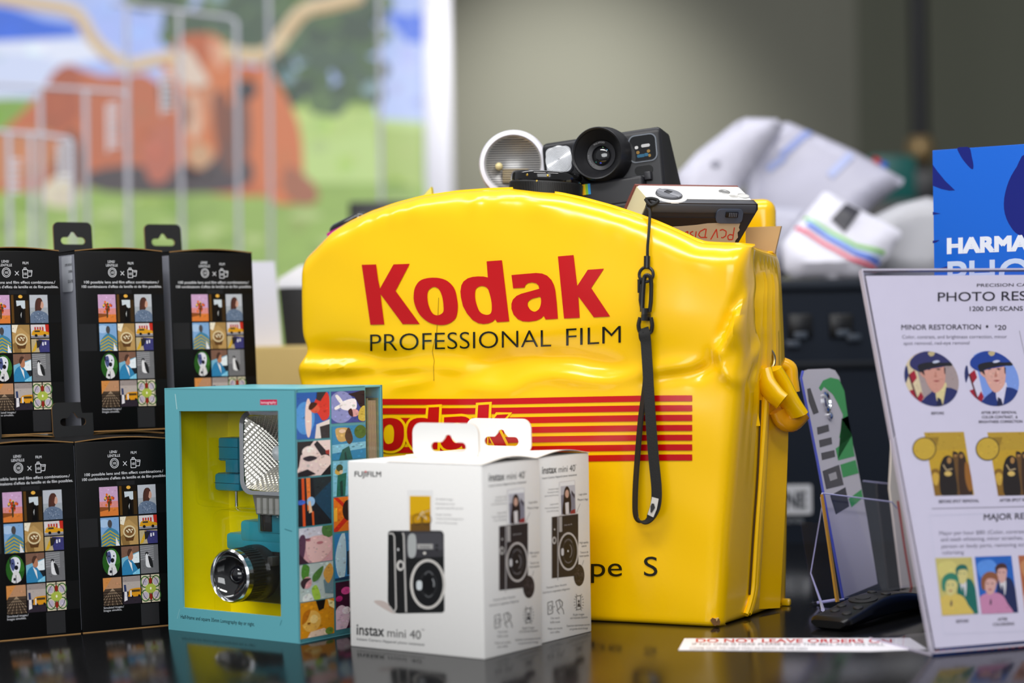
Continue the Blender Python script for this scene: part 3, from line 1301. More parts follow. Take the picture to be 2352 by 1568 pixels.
        for i in range(7):
            A.line([(X(.5), Y(.4)), (X(-.3 + .26 * i), Y(1))], W_ * .03, '#a08a72', z + 1)
        for i in range(5):
            R(0, .5 + .1 * i, 1, .53 + .1 * i, '#2c221c', 2)
    elif k == 'bus':
        R(0, 0, 1, .55, '#b4a8a2'); R(0, .55, 1, 1, '#2e2630', 0); R(0, 0, 1, .2, '#9a8e8a', 0); S([(.32, .66), (.4, .48), (.95, .44), (1, .5), (1, .72), (.34, .74)], '#d8941c', 2); R(.5, .5, .96, .58, '#4a3a20', 3)
        E(.5, .74, .07, .05, '#18141a', 4); E(.9, .73, .06, .05, '#18141a', 4); P([(.06, .3), (.18, .3), (.2, .55), (.08, .55)], '#2c3a62', 3); P([(.08, .55), (.22, .55), (.24, .86), (.06, .9)], '#e4e0e4', 3); R(.4, .52, .48, .74, '#e6ded8', 4)
    elif k == 'glass':
        R(0, 0, 1, 1, '#d8cdb2')
        for (u, v) in ((.2, .25), (.8, .25), (.2, .75), (.8, .75)):
            A.ring(X(u), Y(v), W_ * .26, H_ * .22, W_ * .06, '#3d6a34', z + 2, 18); E(u, v, .16, .13, '#b9aec0', 1)
        E(.5, .5, .3, .17, '#a9b84a', 3); E(.5, .22, .09, .12, '#8a2418', 3); E(.5, .8, .09, .12, '#8a2418', 3); R(.47, 0, .53, 1, '#2a2220', 2); E(.5, .5, .05, .05, '#f0ead0', 4)
        A.ring(X(.5), Y(.5), W_ * .48, H_ * .46, W_ * .03, '#2a3a22', z + 2, 20)
    A.clip = old
    A.mottle(i0, 70, W_ * .02, W_ * .055, .3, len(k) * 7)


# ------------------------------------------------------------------ black camera cartons, two tiers
CW, CD, CH = .082, .087, .162
A1 = Art()
for (s, cx, y, h, bo) in (('LENS/', 33.5, 10.6, 2.3, .004), ('LENTILLE', 33.8, 13.9, 2.3, .004), ('FILM', 51.4, 12.0, 2.3, .004)):
    wd = glyphs(s, bo)[2] * h * .86
    A1.text(s, cx - wd / 2, y, cx + wd / 2, y, h, '#e4e4e8', 2, bo)
for r, wv in ((3.9, .5), (2.75, .4)):
    A1.ring(34, 19.3, r, r * 1.12, wv, '#e4e4e8', 2)
A1.text('10', 32.9, 20.4, 35.3, 20.4, 2.2, '#e4e4e8', 2, .01)
A1.line([(41.7, 18.2), (45, 21.8)], .5, '#e4e4e8'); A1.line([(45, 18.2), (41.7, 21.8)], .5, '#e4e4e8')
for q in ([(48.6, 16.8), (48.6, 24), (53, 24), (53, 16.8)], [(49.8, 15.2), (49.8, 16.6), (51.8, 16.6), (51.8, 15.2)], [(53, 17.6), (57, 17.6), (56.2, 22.6), (53, 22.6)]):
    A1.line(q + [q[0]], .5, '#e4e4e8')
A1.line([(54, 18.8), (56.4, 18.8)], .5, '#e4e4e8')
A1.text('10', 49.6, 21.6, 52, 21.6, 2.2, '#e4e4e8', 2, .01)
A1.text('100 possible lens and film effect combinations./', 7.5, 29.2, 77.4, 29.2, 2.5, '#e2e2e6', 2, .004)
A1.text('100 combinaisons d\'effets de lentille et de film possibles.', 5.2, 33.2, 80, 33.2, 2.5, '#e2e2e6', 2, .004)
cols = ((19.5, 35.8), (36.8, 52.6), (53.6, 69.8))
rws = ((39.2, 64.2), (65.6, 90.2), (91.4, 116), (117.2, 141))
for k, (c, r) in {'bouquet': (0, 0), 'doorway': (1, 0), 'woman': (2, 0), 'striped': (0, 1), 'latte': (1, 1), 'dog': (0, 2), 'driver': (1, 2), 'cat': (2, 2), 'rails': (0, 3), 'bus': (1, 3), 'glass': (2, 3)}.items():
    photo(A1, cols[c][0], rws[r][0], cols[c][1], rws[r][1], k)
photo(A1, 53.6, 65.6, 69.8, 77.4, 'car')
photo(A1, 53.6, 78.4, 69.8, 90.2, 'corner')
for x0, y0, x1, y1, c in ((.5, 65.6, 17, 90, '#232325'), (35.2, 35, 51.3, 38.6, '#1f1f21'), (52.2, 142, 68.4, 160.5, '#29292b'), (69, 39, 81.5, 64, '#0f0f10'), (69, 117, 81.5, 141, '#0e0e0f')):
    A1.rect(x0, y0, x1, y1, c, 1)
A1.text('Simulated images./', 19.2, 143.6, 37.2, 143.6, 1.9, '#cfcfd4', 2, .003)
A1.text('Images simulées.', 19.2, 146, 35.2, 146, 1.9, '#cfcfd4', 2, .003)

BLK = mat('black_printed_carton', None, 0.38, spec=0.22)


def black_carton_body():
    b = B()
    b.box(0, CW, 0, CD, .0008, CH, c='#0b0b0c', bev=.0009, seg=2)
    b.box(-.0002, .0002, .002, CD - .002, .003, CH - .003, c='#9a9ca6')           # silvery side panel
    b.box(CW - .0002, CW + .0002, .002, CD - .002, .003, CH - .003, c='#9a9ca6')
    b.box(.0005, CW - .0005, .0004, CD - .001, 0, .001, c='#a07a4c')             # raw card at the bottom fold
    # closing flap, bowed a little, with a raw brown cut edge
    n = 14
    for i in range(n):
        x0, x1 = CW * i / n, CW * (i + 1) / n
        h0, h1 = [.0006 + .0028 * math.sin(PI * min(1, max(0, i_ / n))) for i_ in (i, i + 1)]
        zt = CH
        b.add([(x0, .0, zt + h0), (x1, .0, zt + h1), (x1, CD * .9, zt + h1 * .5), (x0, CD * .9, zt + h0 * .5)], [(0, 1, 2, 3)], None, '#121213')
        b.add([(x0, -.0001, zt + h0 - .0009), (x1, -.0001, zt + h1 - .0009), (x1, -.0001, zt + h1), (x0, -.0001, zt + h0)], [(0, 1, 2, 3)], None, '#8d6b42')
    return b


b1 = black_carton_body()
b1.art(A1, lambda u, v, off: Vector((u / 1000, -off, CH - v / 1000 * CH / .163)), .00004, .00006)
TABW, TABH = .037, .030
tab_out = rrect(-TABW / 2, -.002, TABW / 2, TABH, .005)


def hang_tab(lean=0.0):
    b = B()
    b.prism([tab_out, euro_slot(0, .0125, .0235, .007)], -.0011, .0011, RX(-lean), '#101113', '#9a744a')
    return b


XB = Vector((.862, .507, 0))
YB = Vector((-.507, .862, 0))


def bframe(p, turn=0.0):
    R_ = RZ(turn)
    return frame(p, R_ @ XB, R_ @ YB, (0, 0, 1))


gl = gp(190, 1455)
L2 = bframe(gl)
GB = 'black camera cartons stacked in two tiers'
c0 = thing('camera_carton', 'black camera carton of the lower tier, right one, beside the teal window box', 'box', L2, GB)
for p_ in b1.v:                 # the card has racked a little to the left
    p_.x -= .026 * p_.z
b1.build('carton', BLK, c0)
tb = hang_tab(.12).build('hang_tab', mat('black_card', None, 0.45), c0)
tb.location = (CW * .34 - .0042, CD + .0015, CH + .001)


def Mloc(M, dx, dy, dz, turn=0.0):
    return M @ T(dx, dy, dz) @ RZ(turn)


dup(c0, Mloc(L2, -CW - .0012, -.001, 0), 'black camera carton of the lower tier at the left edge of the photo', GB)
pu = at(189, 990, 1.776)
U2 = bframe(Vector((pu.x, pu.y, ZC + CH + .0036)))
c2 = dup(c0, U2, 'black camera carton, middle of the upper tier, white price sticker on its side', GB)
xx = 0.0
for _ in range(30):             # front right corner at the gap beside the middle carton
    pq = L2 @ Vector((xx, CD + .0055, CH + .0036))
    xx += (153 - proj(pq)[0]) / FPX * 1.75
U1 = bframe((L2 @ Vector((xx, CD + .0055, CH + .0036))) - XB * CW)
dup(c0, U1, 'black camera carton of the upper tier, cut off by the left edge of the photo', GB)
for MU in (U1, U2):
    dup(c0, MU @ T(0, max(0, CD + .0055 - (L2.inverted() @ MU.translation).y), -CH - .0036), 'black camera carton of the hidden rear row, holding up the upper tier', GB)
p3 = at(399, 592, 1.835)
U3 = bframe(Vector((p3.x, p3.y, ZC + CH + .0036)), .0)
dup(c0, U3, 'black camera carton of the upper tier, right one, nearest the yellow bag', GB)
dup(c0, U3 @ T(0, 0, -CH - .0036), 'black camera carton of the hidden rear row, holding up the upper tier', GB)
b = B()
b.prism(rrect(.008, CH - .036, .036, CH - .004, .002), .0005, .0008, RZ(PI / 2), '#c9ccd2')
a = Art()
for s, y, h, wv in (('LOMO INSTANT', 9, 2.4, 20), ('CAMERA', 15, 2.4, 11), ('$216.95', 24, 2.8, 13)):
    a.text(s, 33.5 - wv, y, 33.5, y, h, '#22242a', 1, .003)
b.art(a, lambda u, v, off: Vector((-.0009 - off, .040 - u / 1000, CH - .004 - v / 1000)), .00002, .0)
for p_ in b.v:
    p_.x -= .026 * p_.z
b.build('price_sticker', PRINT, c2)['label'] = 'white price sticker'

# ------------------------------------------------------------------ teal window box with the toy camera set
TW, TD, TH = .1517, .108, .206
gt0, gt1 = gp(387, 1445), gp(690, 1478)
XT = (gt1 - gt0).normalized()
YT = Vector((-XT.y, XT.x, 0))
TM = frame(gt0, XT, YT, (0, 0, 1))
TEAL = '#64aeb9'
t0 = thing('window_box', 'teal window box with a toy camera set inside and snapshots printed on its side', 'box', TM)
hf = homog([(33, 48), (808, 55), (826, 1515), (68, 1432)], [(0, TH), (TW, TH), (TW, 0), (0, 0)])
win = [hf(*p) for p in ((120, 183), (703, 183), (718, 1365), (150, 1310))]
b = B()
b.prism([[(0, 0), (TW, 0), (TW, TH), (0, TH)], win], 0, .0022, None, TEAL, '#6fb3bb')
b.box(0, TW, .0022, TD, 0, .0018, c=TEAL)
b.box(0, TW, 0, TD, TH - .0018, TH, c='#68b2bc', bev=.0006)
b.box(0, .0018, .0022, TD, 0, TH, c=TEAL)
b.box(0, TW, TD - .0018, TD, 0, TH, c=TEAL)
SD = .086                       # the printed part of the side; behind it a clear slot shows the book
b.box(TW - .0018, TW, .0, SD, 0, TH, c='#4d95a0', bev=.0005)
b.box(TW - .0018, TW, SD, TD, 0, .008, c=TEAL)
b.box(TW - .004, TW, TD - .0025, TD, 0, TH, c=TEAL)
# pale fold lines at the frame corners
a = Art()
a.line([(97, 82), (103, 130), (108, 172)], 5, '#a9d3d6')
a.line([(740, 866), (783, 880)], 4, '#2d6f7a')
a.line([(722, 1382), (712, 1412)], 3, '#2d6f7a')
a.line([(132, 1318), (118, 1372)], 3, '#8cc3c8')
a.rect(598, 117, 698, 148, '#d3104a', 1)
a.text('lomography', 603, 141, 692, 140, 17, '#f6d6de', 2, .012)
a.text('Half-frame and square 35mm Lomography day or night.', 139, 1370, 565, 1415, 22, '#14282c', 2, .003)


def tf(u, v, off):
    x, z = hf(u, v)
    return Vector((x, -off, z))


b.art(a, tf, .00002, .00006)
hs = homog([(810, 57), (1318, 50), (1318, 1432), (826, 1515)], [(0, TH), (TD, TH), (TD, 0), (0, 0)])
a = Art()
C1 = ((80, 355), (368, 572), (582, 858), (868, 1072), (1076, 1285), (1290, 1490))
C2 = ((80, 272), (290, 492), (497, 706), (712, 912), (925, 1195), (1205, 1475))


def sn(i, col):
    y0, y1 = (C1, C2)[col][i]
    x0 = (812, 1016)[col] + (y0 - 80) * .013
    x1 = x0 + (193, 196)[col]
    return x0, y0, x1, y1


def side_photo(i, col, bg, shapes):
    x0, y0, x1, y1 = sn(i, col)
    a.clip = [(x0, y0), (x1, y0), (x1, y1), (x0, y1)]
    i0 = len(a.items)
    h = lin(bg)
    a.rect(x0, y0, x1, y1, bg, 1)
    for k, sh in enumerate(shapes):
        pts = [(x0 + u * (x1 - x0), y0 + v * (y1 - y0)) for u, v in sh[1]]
        zz = 2 + min(7, k)
        if sh[0][0] == 's':
            a.sm(pts, sh[0][1:], zz, 4)
        else:
            a.poly(pts, sh[0][1:], zz)
    a.clip = None
    a.mottle(i0, 170, 3, 11, .32, i * 2 + col)


def el(u, v, ru, rv, n=12):
    return [(u + ru * math.cos(2 * PI * i / n), v + rv * math.sin(2 * PI * i / n)) for i in range(n)]


side_photo(0, 0, '#1f5fb4', [('s#4f9ae0', el(.25, .55, .3, .35)), ('s#f4d6cc', el(.36, .55, .1, .42)), ('p#e7ddd8', [(.6, .7), (1, .6), (1, 1), (.55, 1)]), ('p#23232a', [(.7, .75), (1, .7), (1, 1), (.74, 1)]), ('s#d8342c', [(.5, .34), (.62, .12), (.95, .02), (1, .5), (.8, .62), (.66, .48)]), ('s#e05a40', el(.56, .36, .14, .09)), ('s#3a1410', [(.36, .34), (.44, .22), (.62, .24), (.58, .3), (.44, .38)]), ('p#2a2a34', [(.62, .0), (.9, .0), (.72, .2), (.6, .16)])])
side_photo(1, 0, '#efd8d4', [('p#17141c', [(0, 0), (.5, 0), (.3, .25), (.1, .4), (.05, .7), (0, .8)]), ('s#f6e4dd', el(.36, .3, .22, .16)), ('s#2a2230', [(.16, .48), (.4, .42), (.6, .5), (.34, .58)]), ('p#1a1622', [(.5, .1), (.6, .0), (.95, .4), (1, .6), (.8, .55)]), ('s#f3dcd4', el(.82, .62, .2, .2)), ('p#14101a', [(.85, .85), (1, .7), (1, 1), (.7, 1)]), ('p#a8342c', [(.84, .3), (.96, .28), (.96, .42), (.86, .4)]), ('p#1a1420', [(0, .88), (.3, .8), (.55, .95), (.3, 1), (0, 1)])])
side_photo(2, 0, '#0c1620', [('p#12405a', [(.45, .45), (1, .05), (1, .95)]), ('p#1d2a30', [(.45, 0), (1, 0), (1, .1), (.5, .42)]), ('p#e0541c', [(.1, 0), (.18, 0), (.22, 1), (.14, 1)]), ('p#f08038', [(.24, 0), (.36, 0), (.38, .6), (.28, .7)]), ('s#9cc8f0', el(.38, .5, .12, .1)), ('s#3c6ad0', el(.08, .5, .14, .05)), ('p#d85a20', [(.4, .72), (.46, .7), (.48, 1), (.42, 1)]), ('p#f2c8a0', [(.3, .5), (.36, .48), (.42, .72), (.32, .74)])])
side_photo(3, 0, '#d9a7ac', [('p#cfd0dc', [(0, 0), (1, 0), (1, .2), (0, .35)]), ('s#4c7a3e', el(.88, .12, .2, .22)), ('s#5a3a52', [(0, .3), (.16, .2), (.2, .5), (.1, .95), (0, 1)]), ('s#e8bfbc', [(.2, .4), (.5, .25), (.9, .36), (.95, .7), (.6, 1), (.3, .9)]), ('s#b9707c', el(.28, .36, .07, .03)), ('p#7a4652', [(.18, .3), (.36, .3), (.3, .35), (.2, .36)]), ('s#c07880', el(.62, .46, .1, .04)), ('p#3a2434', [(0, .7), (.2, .92), (.3, 1), (0, 1)])])
side_photo(4, 0, '#b7c7c4', [('s#4f8a34', [(.1, .0), (.3, .1), (.2, .5), (.05, .3)]), ('s#a8d04c', [(.35, .7), (.5, .6), (.62, .95), (.45, 1)]), ('s#d8a0a4', el(.22, .5, .14, .16)), ('s#3a2a30', [(.02, .5), (.12, .38), (.34, .4), (.2, .5), (.12, .66)]), ('p#6c8a94', [(.7, .5), (1, .3), (1, .9), (.75, .85)]), ('s#d8a048', [(.7, .3), (.9, .05), (1, .3), (.85, .6)]), ('s#4c7a38', [(.4, .3), (.7, .1), (.6, .4), (.4, .5)]), ('s#e6ece6', [(.1, .85), (.3, .8), (.4, 1), (.1, 1)])])
side_photo(5, 0, '#d89018', [('p#14100c', [(.46, 0), (.75, 0), (.7, .25), (.55, .3)]), ('s#e4b050', el(.33, .55, .28, .3)), ('s#b86c10', [(.05, .6), (.1, .3), (.3, .22), (.2, .5)]), ('s#f0ce80', el(.4, .5, .12, .12)), ('s#8a4c0c', el(.25, .6, .05, .03)), ('p#e2c8b0', [(.3, .85), (.7, .8), (.9, 1), (.2, 1)]), ('s#6a8a34', el(.85, .9, .12, .1)), ('p#f2e2a0', [(.8, .0), (1, .1), (1, .3), (.85, .2)])])
side_photo(0, 1, '#3a4a98', [('s#8890c8', el(.3, .5, .4, .5)), ('s#f4f0f4', [(.3, .35), (.7, .25), (.75, .55), (.55, .62), (.3, .55)]), ('s#f6f2f2', [(.12, .15), (.2, .12), (.36, .35), (.28, .4)]), ('s#f6f2f2', [(.1, .5), (.3, .4), (.34, .46), (.14, .58)]), ('p#1a1428', [(.5, .1), (.9, .0), (1, .0), (1, .6), (.85, .5), (.7, .2)]), ('s#d8a0a0', el(.68, .7, .14, .12)), ('s#3c1c28', [(.5, .62), (.6, .56), (.64, .8), (.54, .76)]), ('s#c9b04c', [(.84, .6), (1, .5), (1, .95), (.8, .9)])])
side_photo(1, 1, '#2d86b4', [('p#7fc0d8', [(0, .55), (1, .5), (1, .7), (0, .8)]), ('s#c9a460', [(.1, .1), (.3, .05), (.5, .1), (.5, .4), (.2, .45)]), ('s#4a3424', [(.38, .3), (.5, .05), (.62, .4), (.5, .55)]), ('s#4a6a2c', el(.84, .2, .18, .2)), ('p#1c5c54', [(.3, .7), (.5, .6), (.6, 1), (.2, 1)]), ('s#e8c8a8', el(.3, .15, .1, .06)), ('p#123c38', [(.36, .8), (.4, .76), (.44, 1), (.38, 1)])])
side_photo(2, 1, '#7fc4dc', [('s#d8b04c', el(.18, .3, .12, .1)), ('s#3c4a2c', el(.2, .2, .1, .1)), ('p#1c6a58', [(.14, .4), (.4, .35), (.36, 1), (.1, 1)]), ('p#0f3a34', [(.2, .6), (.28, .55), (.3, 1), (.22, 1)]), ('s#e6d0b0', el(.24, .32, .05, .05))])
side_photo(3, 1, '#e87818', [('p#d02814', [(.0, .0), (.12, .0), (1, .9), (1, 1), (.9, 1)]), ('p#d02814', [(.9, 0), (1, 0), (1, .1), (.1, 1), (0, 1), (0, .92)]), ('s#2a1410', el(.42, .4, .16, .3)), ('p#f0b030', [(0, .3), (.1, .3), (.1, .7), (0, .7)])])
side_photo(4, 1, '#2f84c0', [('s#bfe0ee', [(.02, .5), (.15, .1), (.3, .0), (.34, .5), (.28, .95), (.1, .9)]), ('p#143048', [(.36, .4), (.5, .38), (.5, .9), (.36, .9)]), ('p#123a5c', [(0, .95), (1, .9), (1, 1), (0, 1)])])
side_photo(5, 1, '#3a0c2c', [('s#e6c8d8', [(.0, .6), (.2, .5), (.4, .7), (.3, 1), (0, 1)]), ('s#e04c98', el(.3, .2, .14, .08)), ('s#c02878', el(.1, .35, .1, .06)), ('s#f4e6ee', el(.3, .62, .12, .08))])


def ts(u, v, off):
    y, z = hs(u, v - (u - 812 - (v - 80) * .013) * .155 * (v - 57) / 1430)
    return Vector((TW + off, y, max(.0015, z)))


b.art(a, ts, .00004, .0003)
b.build('carton', mat('teal_printed_card', None, 0.36, spec=0.45), t0)
b = B()
wx = [p[0] for p in win]
wz = [p[1] for p in win]
b.box(min(wx) - .004, max(wx) + .004, .0026, .0029, min(wz) - .004, max(wz) + .004)
b.build('clear_window', clear_mat('window_film', '#ffffff', 0.03, 1.12), t0)
b = B()
b.box(TW - .0012, TW - .0008, SD, TD - .003, .008, TH - .002)
b.build('side_window', CLEAR, t0)
YB_ = '#fff000'
b = B()
yb = .072
b.box(.003, TW - .003, yb, yb + .002, .002, TH - .003, c=YB_)
b.box(.002, .0035, .003, yb, .002, TH - .003, c=YB_)
b.box(TW - .0045, TW - .003, .003, yb, .002, TH - .003, c=YB_)
b.box(.002, TW - .002, .003, yb, .0019, .004, c=YB_)
b.box(.002, TW - .002, .003, yb, TH - .0055, TH - .0035, c=YB_)
b.box(.070, .095, .050, yb, .088, .104, c=YB_, bev=.002)
b.build('yellow_tray', mat('yellow_card', None, 0.5), t0)
# clear blister moulded over the pieces
b = B()
b.box(.016, .147, .014, .071, .104, .198, bev=.008, seg=3)
b.build('blister', clear_mat('blister_plastic', '#ffffff', 0.04, 1.35), t0)
b = B()
b.box(.030, .147, .020, .071, .008, .102, bev=.008, seg=3)
b.build('blister', clear_mat('blister_plastic', '#ffffff', 0.04, 1.35), t0)

# toy camera lying in the tray
k0 = thing('toy_camera', 'toy camera with teal top and black lens barrel inside the teal window box', 'camera', TM @ T(.082, .056, .022))
TP = mat('toy_teal_plastic', None, 0.3)
b = B()
b.box(-.048, .044, -.014, .013, 0, .052, c='#1a1a18', bev=.004)
b.build('camera_body', TP, k0)
b = B()
b.box(-.052, .046, -.016, .014, .044, .0585, c='#2b95ab', bev=.003)
b.box(-.034, .044, -.017, .012, .052, .070, c='#2f9db2', bev=.003)
b.box(-.012, .016, -.019, .010, .060, .080, c='#2a93a9', bev=.003)
b.build('top_cover', TP, k0)
b = B()
b.box(-.007, .006, -.0205, -.017, .062, .077, c='#262420', bev=.001)
b.build('viewfinder', mat('dark_glass', None, 0.08, coat=0.6), k0)
LX, LZ = -.014, .027
LM = T(LX, -.014, LZ) @ RX(PI / 2)
b = B()
b.lathe([(.0235, 0), (.0235, .010), (.0222, .012), (.0222, .030), (.0212, .032)], LM, '#1b1b1a', cap1=False)
for i in range(48):
    an = 2 * PI * i / 48
    b.box(.0216, .0226, -.0006, .0006, .013, .029, LM @ RZ(an), '#242422')
br = b.build('lens_barrel', TP, k0)
b = B()
b.lathe([(.0224, .030), (.0226, .036), (.0212, .0375), (.0196, .0355), (.0196, .032)], LM, '#c8cacc', cap0=False, cap1=False)
b.build('lens_rim', CHROME, br)
b = B()
b.lathe([(.0196, .034), (.017, .030), (.012, .0275), (.0085, .027)], LM, '#141416', cap0=False)
b.lathe([(.008, .027), (.0065, .030), (.003, .0315), (.0002, .032)], LM, '#0a0a12', cap0=False)
b.build('lens_glass', mat('lens_glass', None, 0.06, coat=1.0, spec=0.8), br)
b = B()
b.box(.006, .012, -.026, -.017, .034, .042, c='#3a3a38', bev=.001)
b.build('shutter_lever', TP, k0)

f0 = thing('flash_unit', 'square chrome flash reflector with dimpled bowl, above the toy camera in the teal box', 'flash', TM @ T(.1065, .040, .104))
FZ = .0475
b = B()
out = rrect(-.039, FZ - .0355, .039, FZ + .0355, .012, 6)
inn = rrect(-.0352, FZ - .0318, .0352, FZ + .0318, .010, 6)
nn_ = len(out)
V = [(x, -.010, z) for x, z in out] + [(x * .985, -.020, FZ + (z - FZ) * .985) for x, z in out] + [(x, -.0185, z) for x, z in inn]
Fq = []
for i in range(nn_):
    j = (i + 1) % nn_
    Fq += [(i, j, nn_ + j, nn_ + i), (nn_ + i, nn_ + j, 2 * nn_ + j, 2 * nn_ + i)]
b.add(V, Fq, None, '#d0d2d6', 0, True)
rim = b.build('chrome_rim', CHROME, f0)
# dimpled bowl
b = B()
N_ = 130
V, Fq = [], []
for j in range(N_ + 1):
    for i in range(N_ + 1):
        u, v = -1 + 2 * i / N_, -1 + 2 * j / N_
        x, z = .0352 * u * (1 - .06 * v * v), .0318 * v * (1 - .06 * u * u)
        r = min(1, math.hypot(u, v))
        y = -.018 + .016 * (1 - max(abs(u), abs(v)) ** 2) + .0005 * math.sin(u * 62 * (1 - .25 * v * v)) * math.sin(v * 55 * (1 - .25 * u * u))
        V.append((x, y, FZ + z))
for j in range(N_):
    for i in range(N_):
        q = j * (N_ + 1) + i
        Fq.append((q, q + 1, q + N_ + 2, q + N_ + 1))
b.add(V, Fq, None, '#e6e2d4', 0, True)
b.build('reflector', mat('dimpled_reflector', '#ece8dc', 0.16, metal=1.0), f0)
b = B()
b.lathe([(.0001, .012), (.006, .009), (.007, 0), (.004, -.004)], T(0, -.006, FZ) @ RX(PI / 2), '#eef2f6', cap0=False)
b.build('bulb', mat('frosted_bulb', '#e8eef2', 0.2), f0)
b = B()
b.prism([(-.022, .0), (.01, .0), (.012, .016), (-.026, .016)], -.018, -.004, T(0, 0, -.004), '#8a8a84', None)
for i in range(4):
    b.box(-.02 + .007 * i, -.016 + .007 * i, -.0195, -.017, -.003, .010, c='#c9c9c4')
b.build('neck', mat('brushed_grey', None, 0.3, metal=0.6), f0)
b = B()
b.box(-.020, .020, .004, .022, FZ - .03, FZ + .03, c='#2b95ab', bev=.006)
b.build('housing', TP, f0)

a0 = thing('shoe_adapter', 'two teal adapter blocks with a metal pin, left of the chrome flash reflector', 'adapter', TM @ T(.028, .052, .108))
b = B()
b.box(-.007, .016, -.010, .010, .034, .054, c='#2485a0', bev=.0015)
b.box(.001, .016, -.010, .010, .024, .036, c='#2485a0', bev=.001)
b.box(-.0068, .016, -.0102, -.0095, .0458, .0462, c='#0f3f50')
b.box(-.0068, .016, -.0102, -.0095, .0355, .0359, c='#0f3f50')
b.build('upper_block', TP, a0)
b = B()
b.box(-.012, .018, -.011, .011, .008, .0235, c='#2485a0', bev=.003)
b.box(-.0115, .018, -.0112, -.0105, .0148, .0152, c='#0f3f50')
b.build('lower_block', TP, a0)
b = B()
b.lathe([(.0016, -.006), (.0016, .010)], T(.004, 0, 0), '#9a9a98', n=12)
b.build('pin', CHROME, a0)

k0 = thing('booklet', 'thick cream-edged booklet behind the clear slot at the rear of the teal box', 'book', TM @ T(TW - .0025, SD + .003, .009))
b = B()
b.box(-.10, -.0012, .003, .0145, .001, TH - .022, c='#c9b68e')
for i in range(9):
    y = .0038 + .0012 * i
    b.box(-.0012, -.0009, y, y + .0004, .001, TH - .022, c='#a58f66')
b.build('pages', mat('page_edges', None, 0.8), k0)
b = B()
for y in (.0012, .0148):
    b.box(-.102, 0, y, y + .0018, 0, TH - .020, c='#7f8c63')
b.box(-.102, -.1, .0012, .0166, 0, TH - .020, c='#7f8c63')
b.build('cover', PRINT, k0)

# ------------------------------------------------------------------ white camera cartons
WW, WD, WH = .1325, .0785, .1485
gw = gp(1113, 1515)
gl_ = gp(806, 1484)
XW = (gw - gl_).normalized()
YW = Vector((-XW.y, XW.x, 0))
WM = frame(gw - XW * WW, XW, YW, (0, 0, 1))
INK = '#1c1c1e'
a = Art()
a.text('FUJIFILM', 88, 375, 240, 376, 32, INK, 2, .014)
a.poly([(146, 342), (157, 342), (157, 351), (146, 351)], '#d02a2e', 4)
a.rect(392, 452, 540, 705, '#f4f2f0', 1)
a.rect(406, 487, 526, 700, '#c9940c', 2)
a.poly([(406, 487), (526, 487), (526, 560), (406, 600)], '#e2b010', 3)
a.poly([(412, 648), (526, 640), (526, 700), (412, 700)], '#6a4c20', 3)
for cx in (450, 505):
    a.ring(cx, 625, 28, 32, 4, '#3a2c18', 4, 18)
a.line([(450, 625), (480, 575), (505, 625), (465, 590), (520, 570)], 4, '#d8c8a0', 4)
for i, wv in enumerate((100, 110, 160, 0, 92, 160, 126)):
    if wv:
        a.text(('Simulated image.', 'Development time:', 'approximately 90 seconds.', '', 'Image simulée.', 'Temps de développement:', 'environ 90 secondes.')[i], 556, (508, 535, 560, 0, 598, 622, 646)[i], 556 + wv, (511, 537, 563, 0, 600, 625, 650)[i], 10, '#8a8888', 2)
# the camera picture
a.sm([(200, 1105), (260, 1102), (330, 1160), (300, 1168)], '#c2b4ae', 1)
a.poly([(281, 704), (288, 694), (300, 690), (582, 688), (596, 694), (603, 712), (606, 1150), (602, 1160), (590, 1166), (340, 1172), (316, 1166), (292, 1134), (280, 1104)], '#1a1b1c', 2)
a.poly([(300, 694), (585, 690), (600, 715), (602, 840), (378, 850), (378, 705)], '#3b3a3e', 3)
a.poly([(405, 705), (585, 700), (600, 730), (602, 800), (405, 800)], '#4a494e', 4)
a.line([(285, 708), (308, 706), (318, 725), (328, 1140), (316, 1166), (290, 1130)], 9, '#b9b6b2', 4)
a.line([(366, 702), (372, 720), (386, 1164)], 10, '#b9b6b2', 4)
a.sm([(398, 722), (440, 718), (440, 832), (400, 838)], '#aeb1b0', 5)
a.rect(450, 766, 540, 796, '#a8a6a4', 5)
a.text('instax', 466, 790, 524, 790, 16, '#4a4848', 6)
a.ell(492, 820, 9, 8, '#d8d4cc', 5)
for p in ((562, 775), (562, 798)):
    a.ell(p[0], p[1], 8, 8, '#222224', 5)
a.ell(346, 800, 12, 16, '#0c0c0e', 5); a.ell(340, 800, 6, 9, '#c8c8c8', 6)
a.ell(352, 893, 22, 31, '#d2cfca', 5); a.ell(355, 893, 12, 18, '#2c2c2c', 6)
a.ell(510, 1000, 102, 146, '#cfcbc5', 5, 32)
a.ell(511, 1000, 87, 130, '#17181a', 6, 32)
a.ring(514, 1000, 50, 74, 5, '#2f3032', 7, 24); a.ell(516, 1000, 36, 54, '#0d0e10', 7, 24)
a.ring(516, 985, 34, 62, 8, '#5c5e60', 8, 10, -2.4, -.7); a.ring(520, 1000, 30, 44, 8, '#8a8c8e', 8, 10, -.9, .4); a.ring(516, 1020, 34, 58, 6, '#5c5e60', 8, 10, .8, 2.3)
a.sm([(448, 985), (475, 985), (475, 1030), (448, 1030)], '#d0d6d8', 8)
a.text('instax', 102, 1296, 258, 1306, 66, INK, 2, .012)
a.text('mini 40', 278, 1307, 470, 1320, 52, INK, 2, .0)
a.text('™', 472, 1275, 490, 1276, 14, INK, 2)
a.text('Instant Camera /Appareil photo instantané', 103, 1328, 490, 1358, 15, '#3a3a3c', 2, .004)
hF = homog([(45, 283), (819, 303), (835, 1437), (65, 1365)], [(0, WH), (WW, WH), (WW, 0), (0, 0)])
b = B()
b.box(0, WW, 0, WD, 0, WH, c='#efedea', bev=.0012, seg=2)


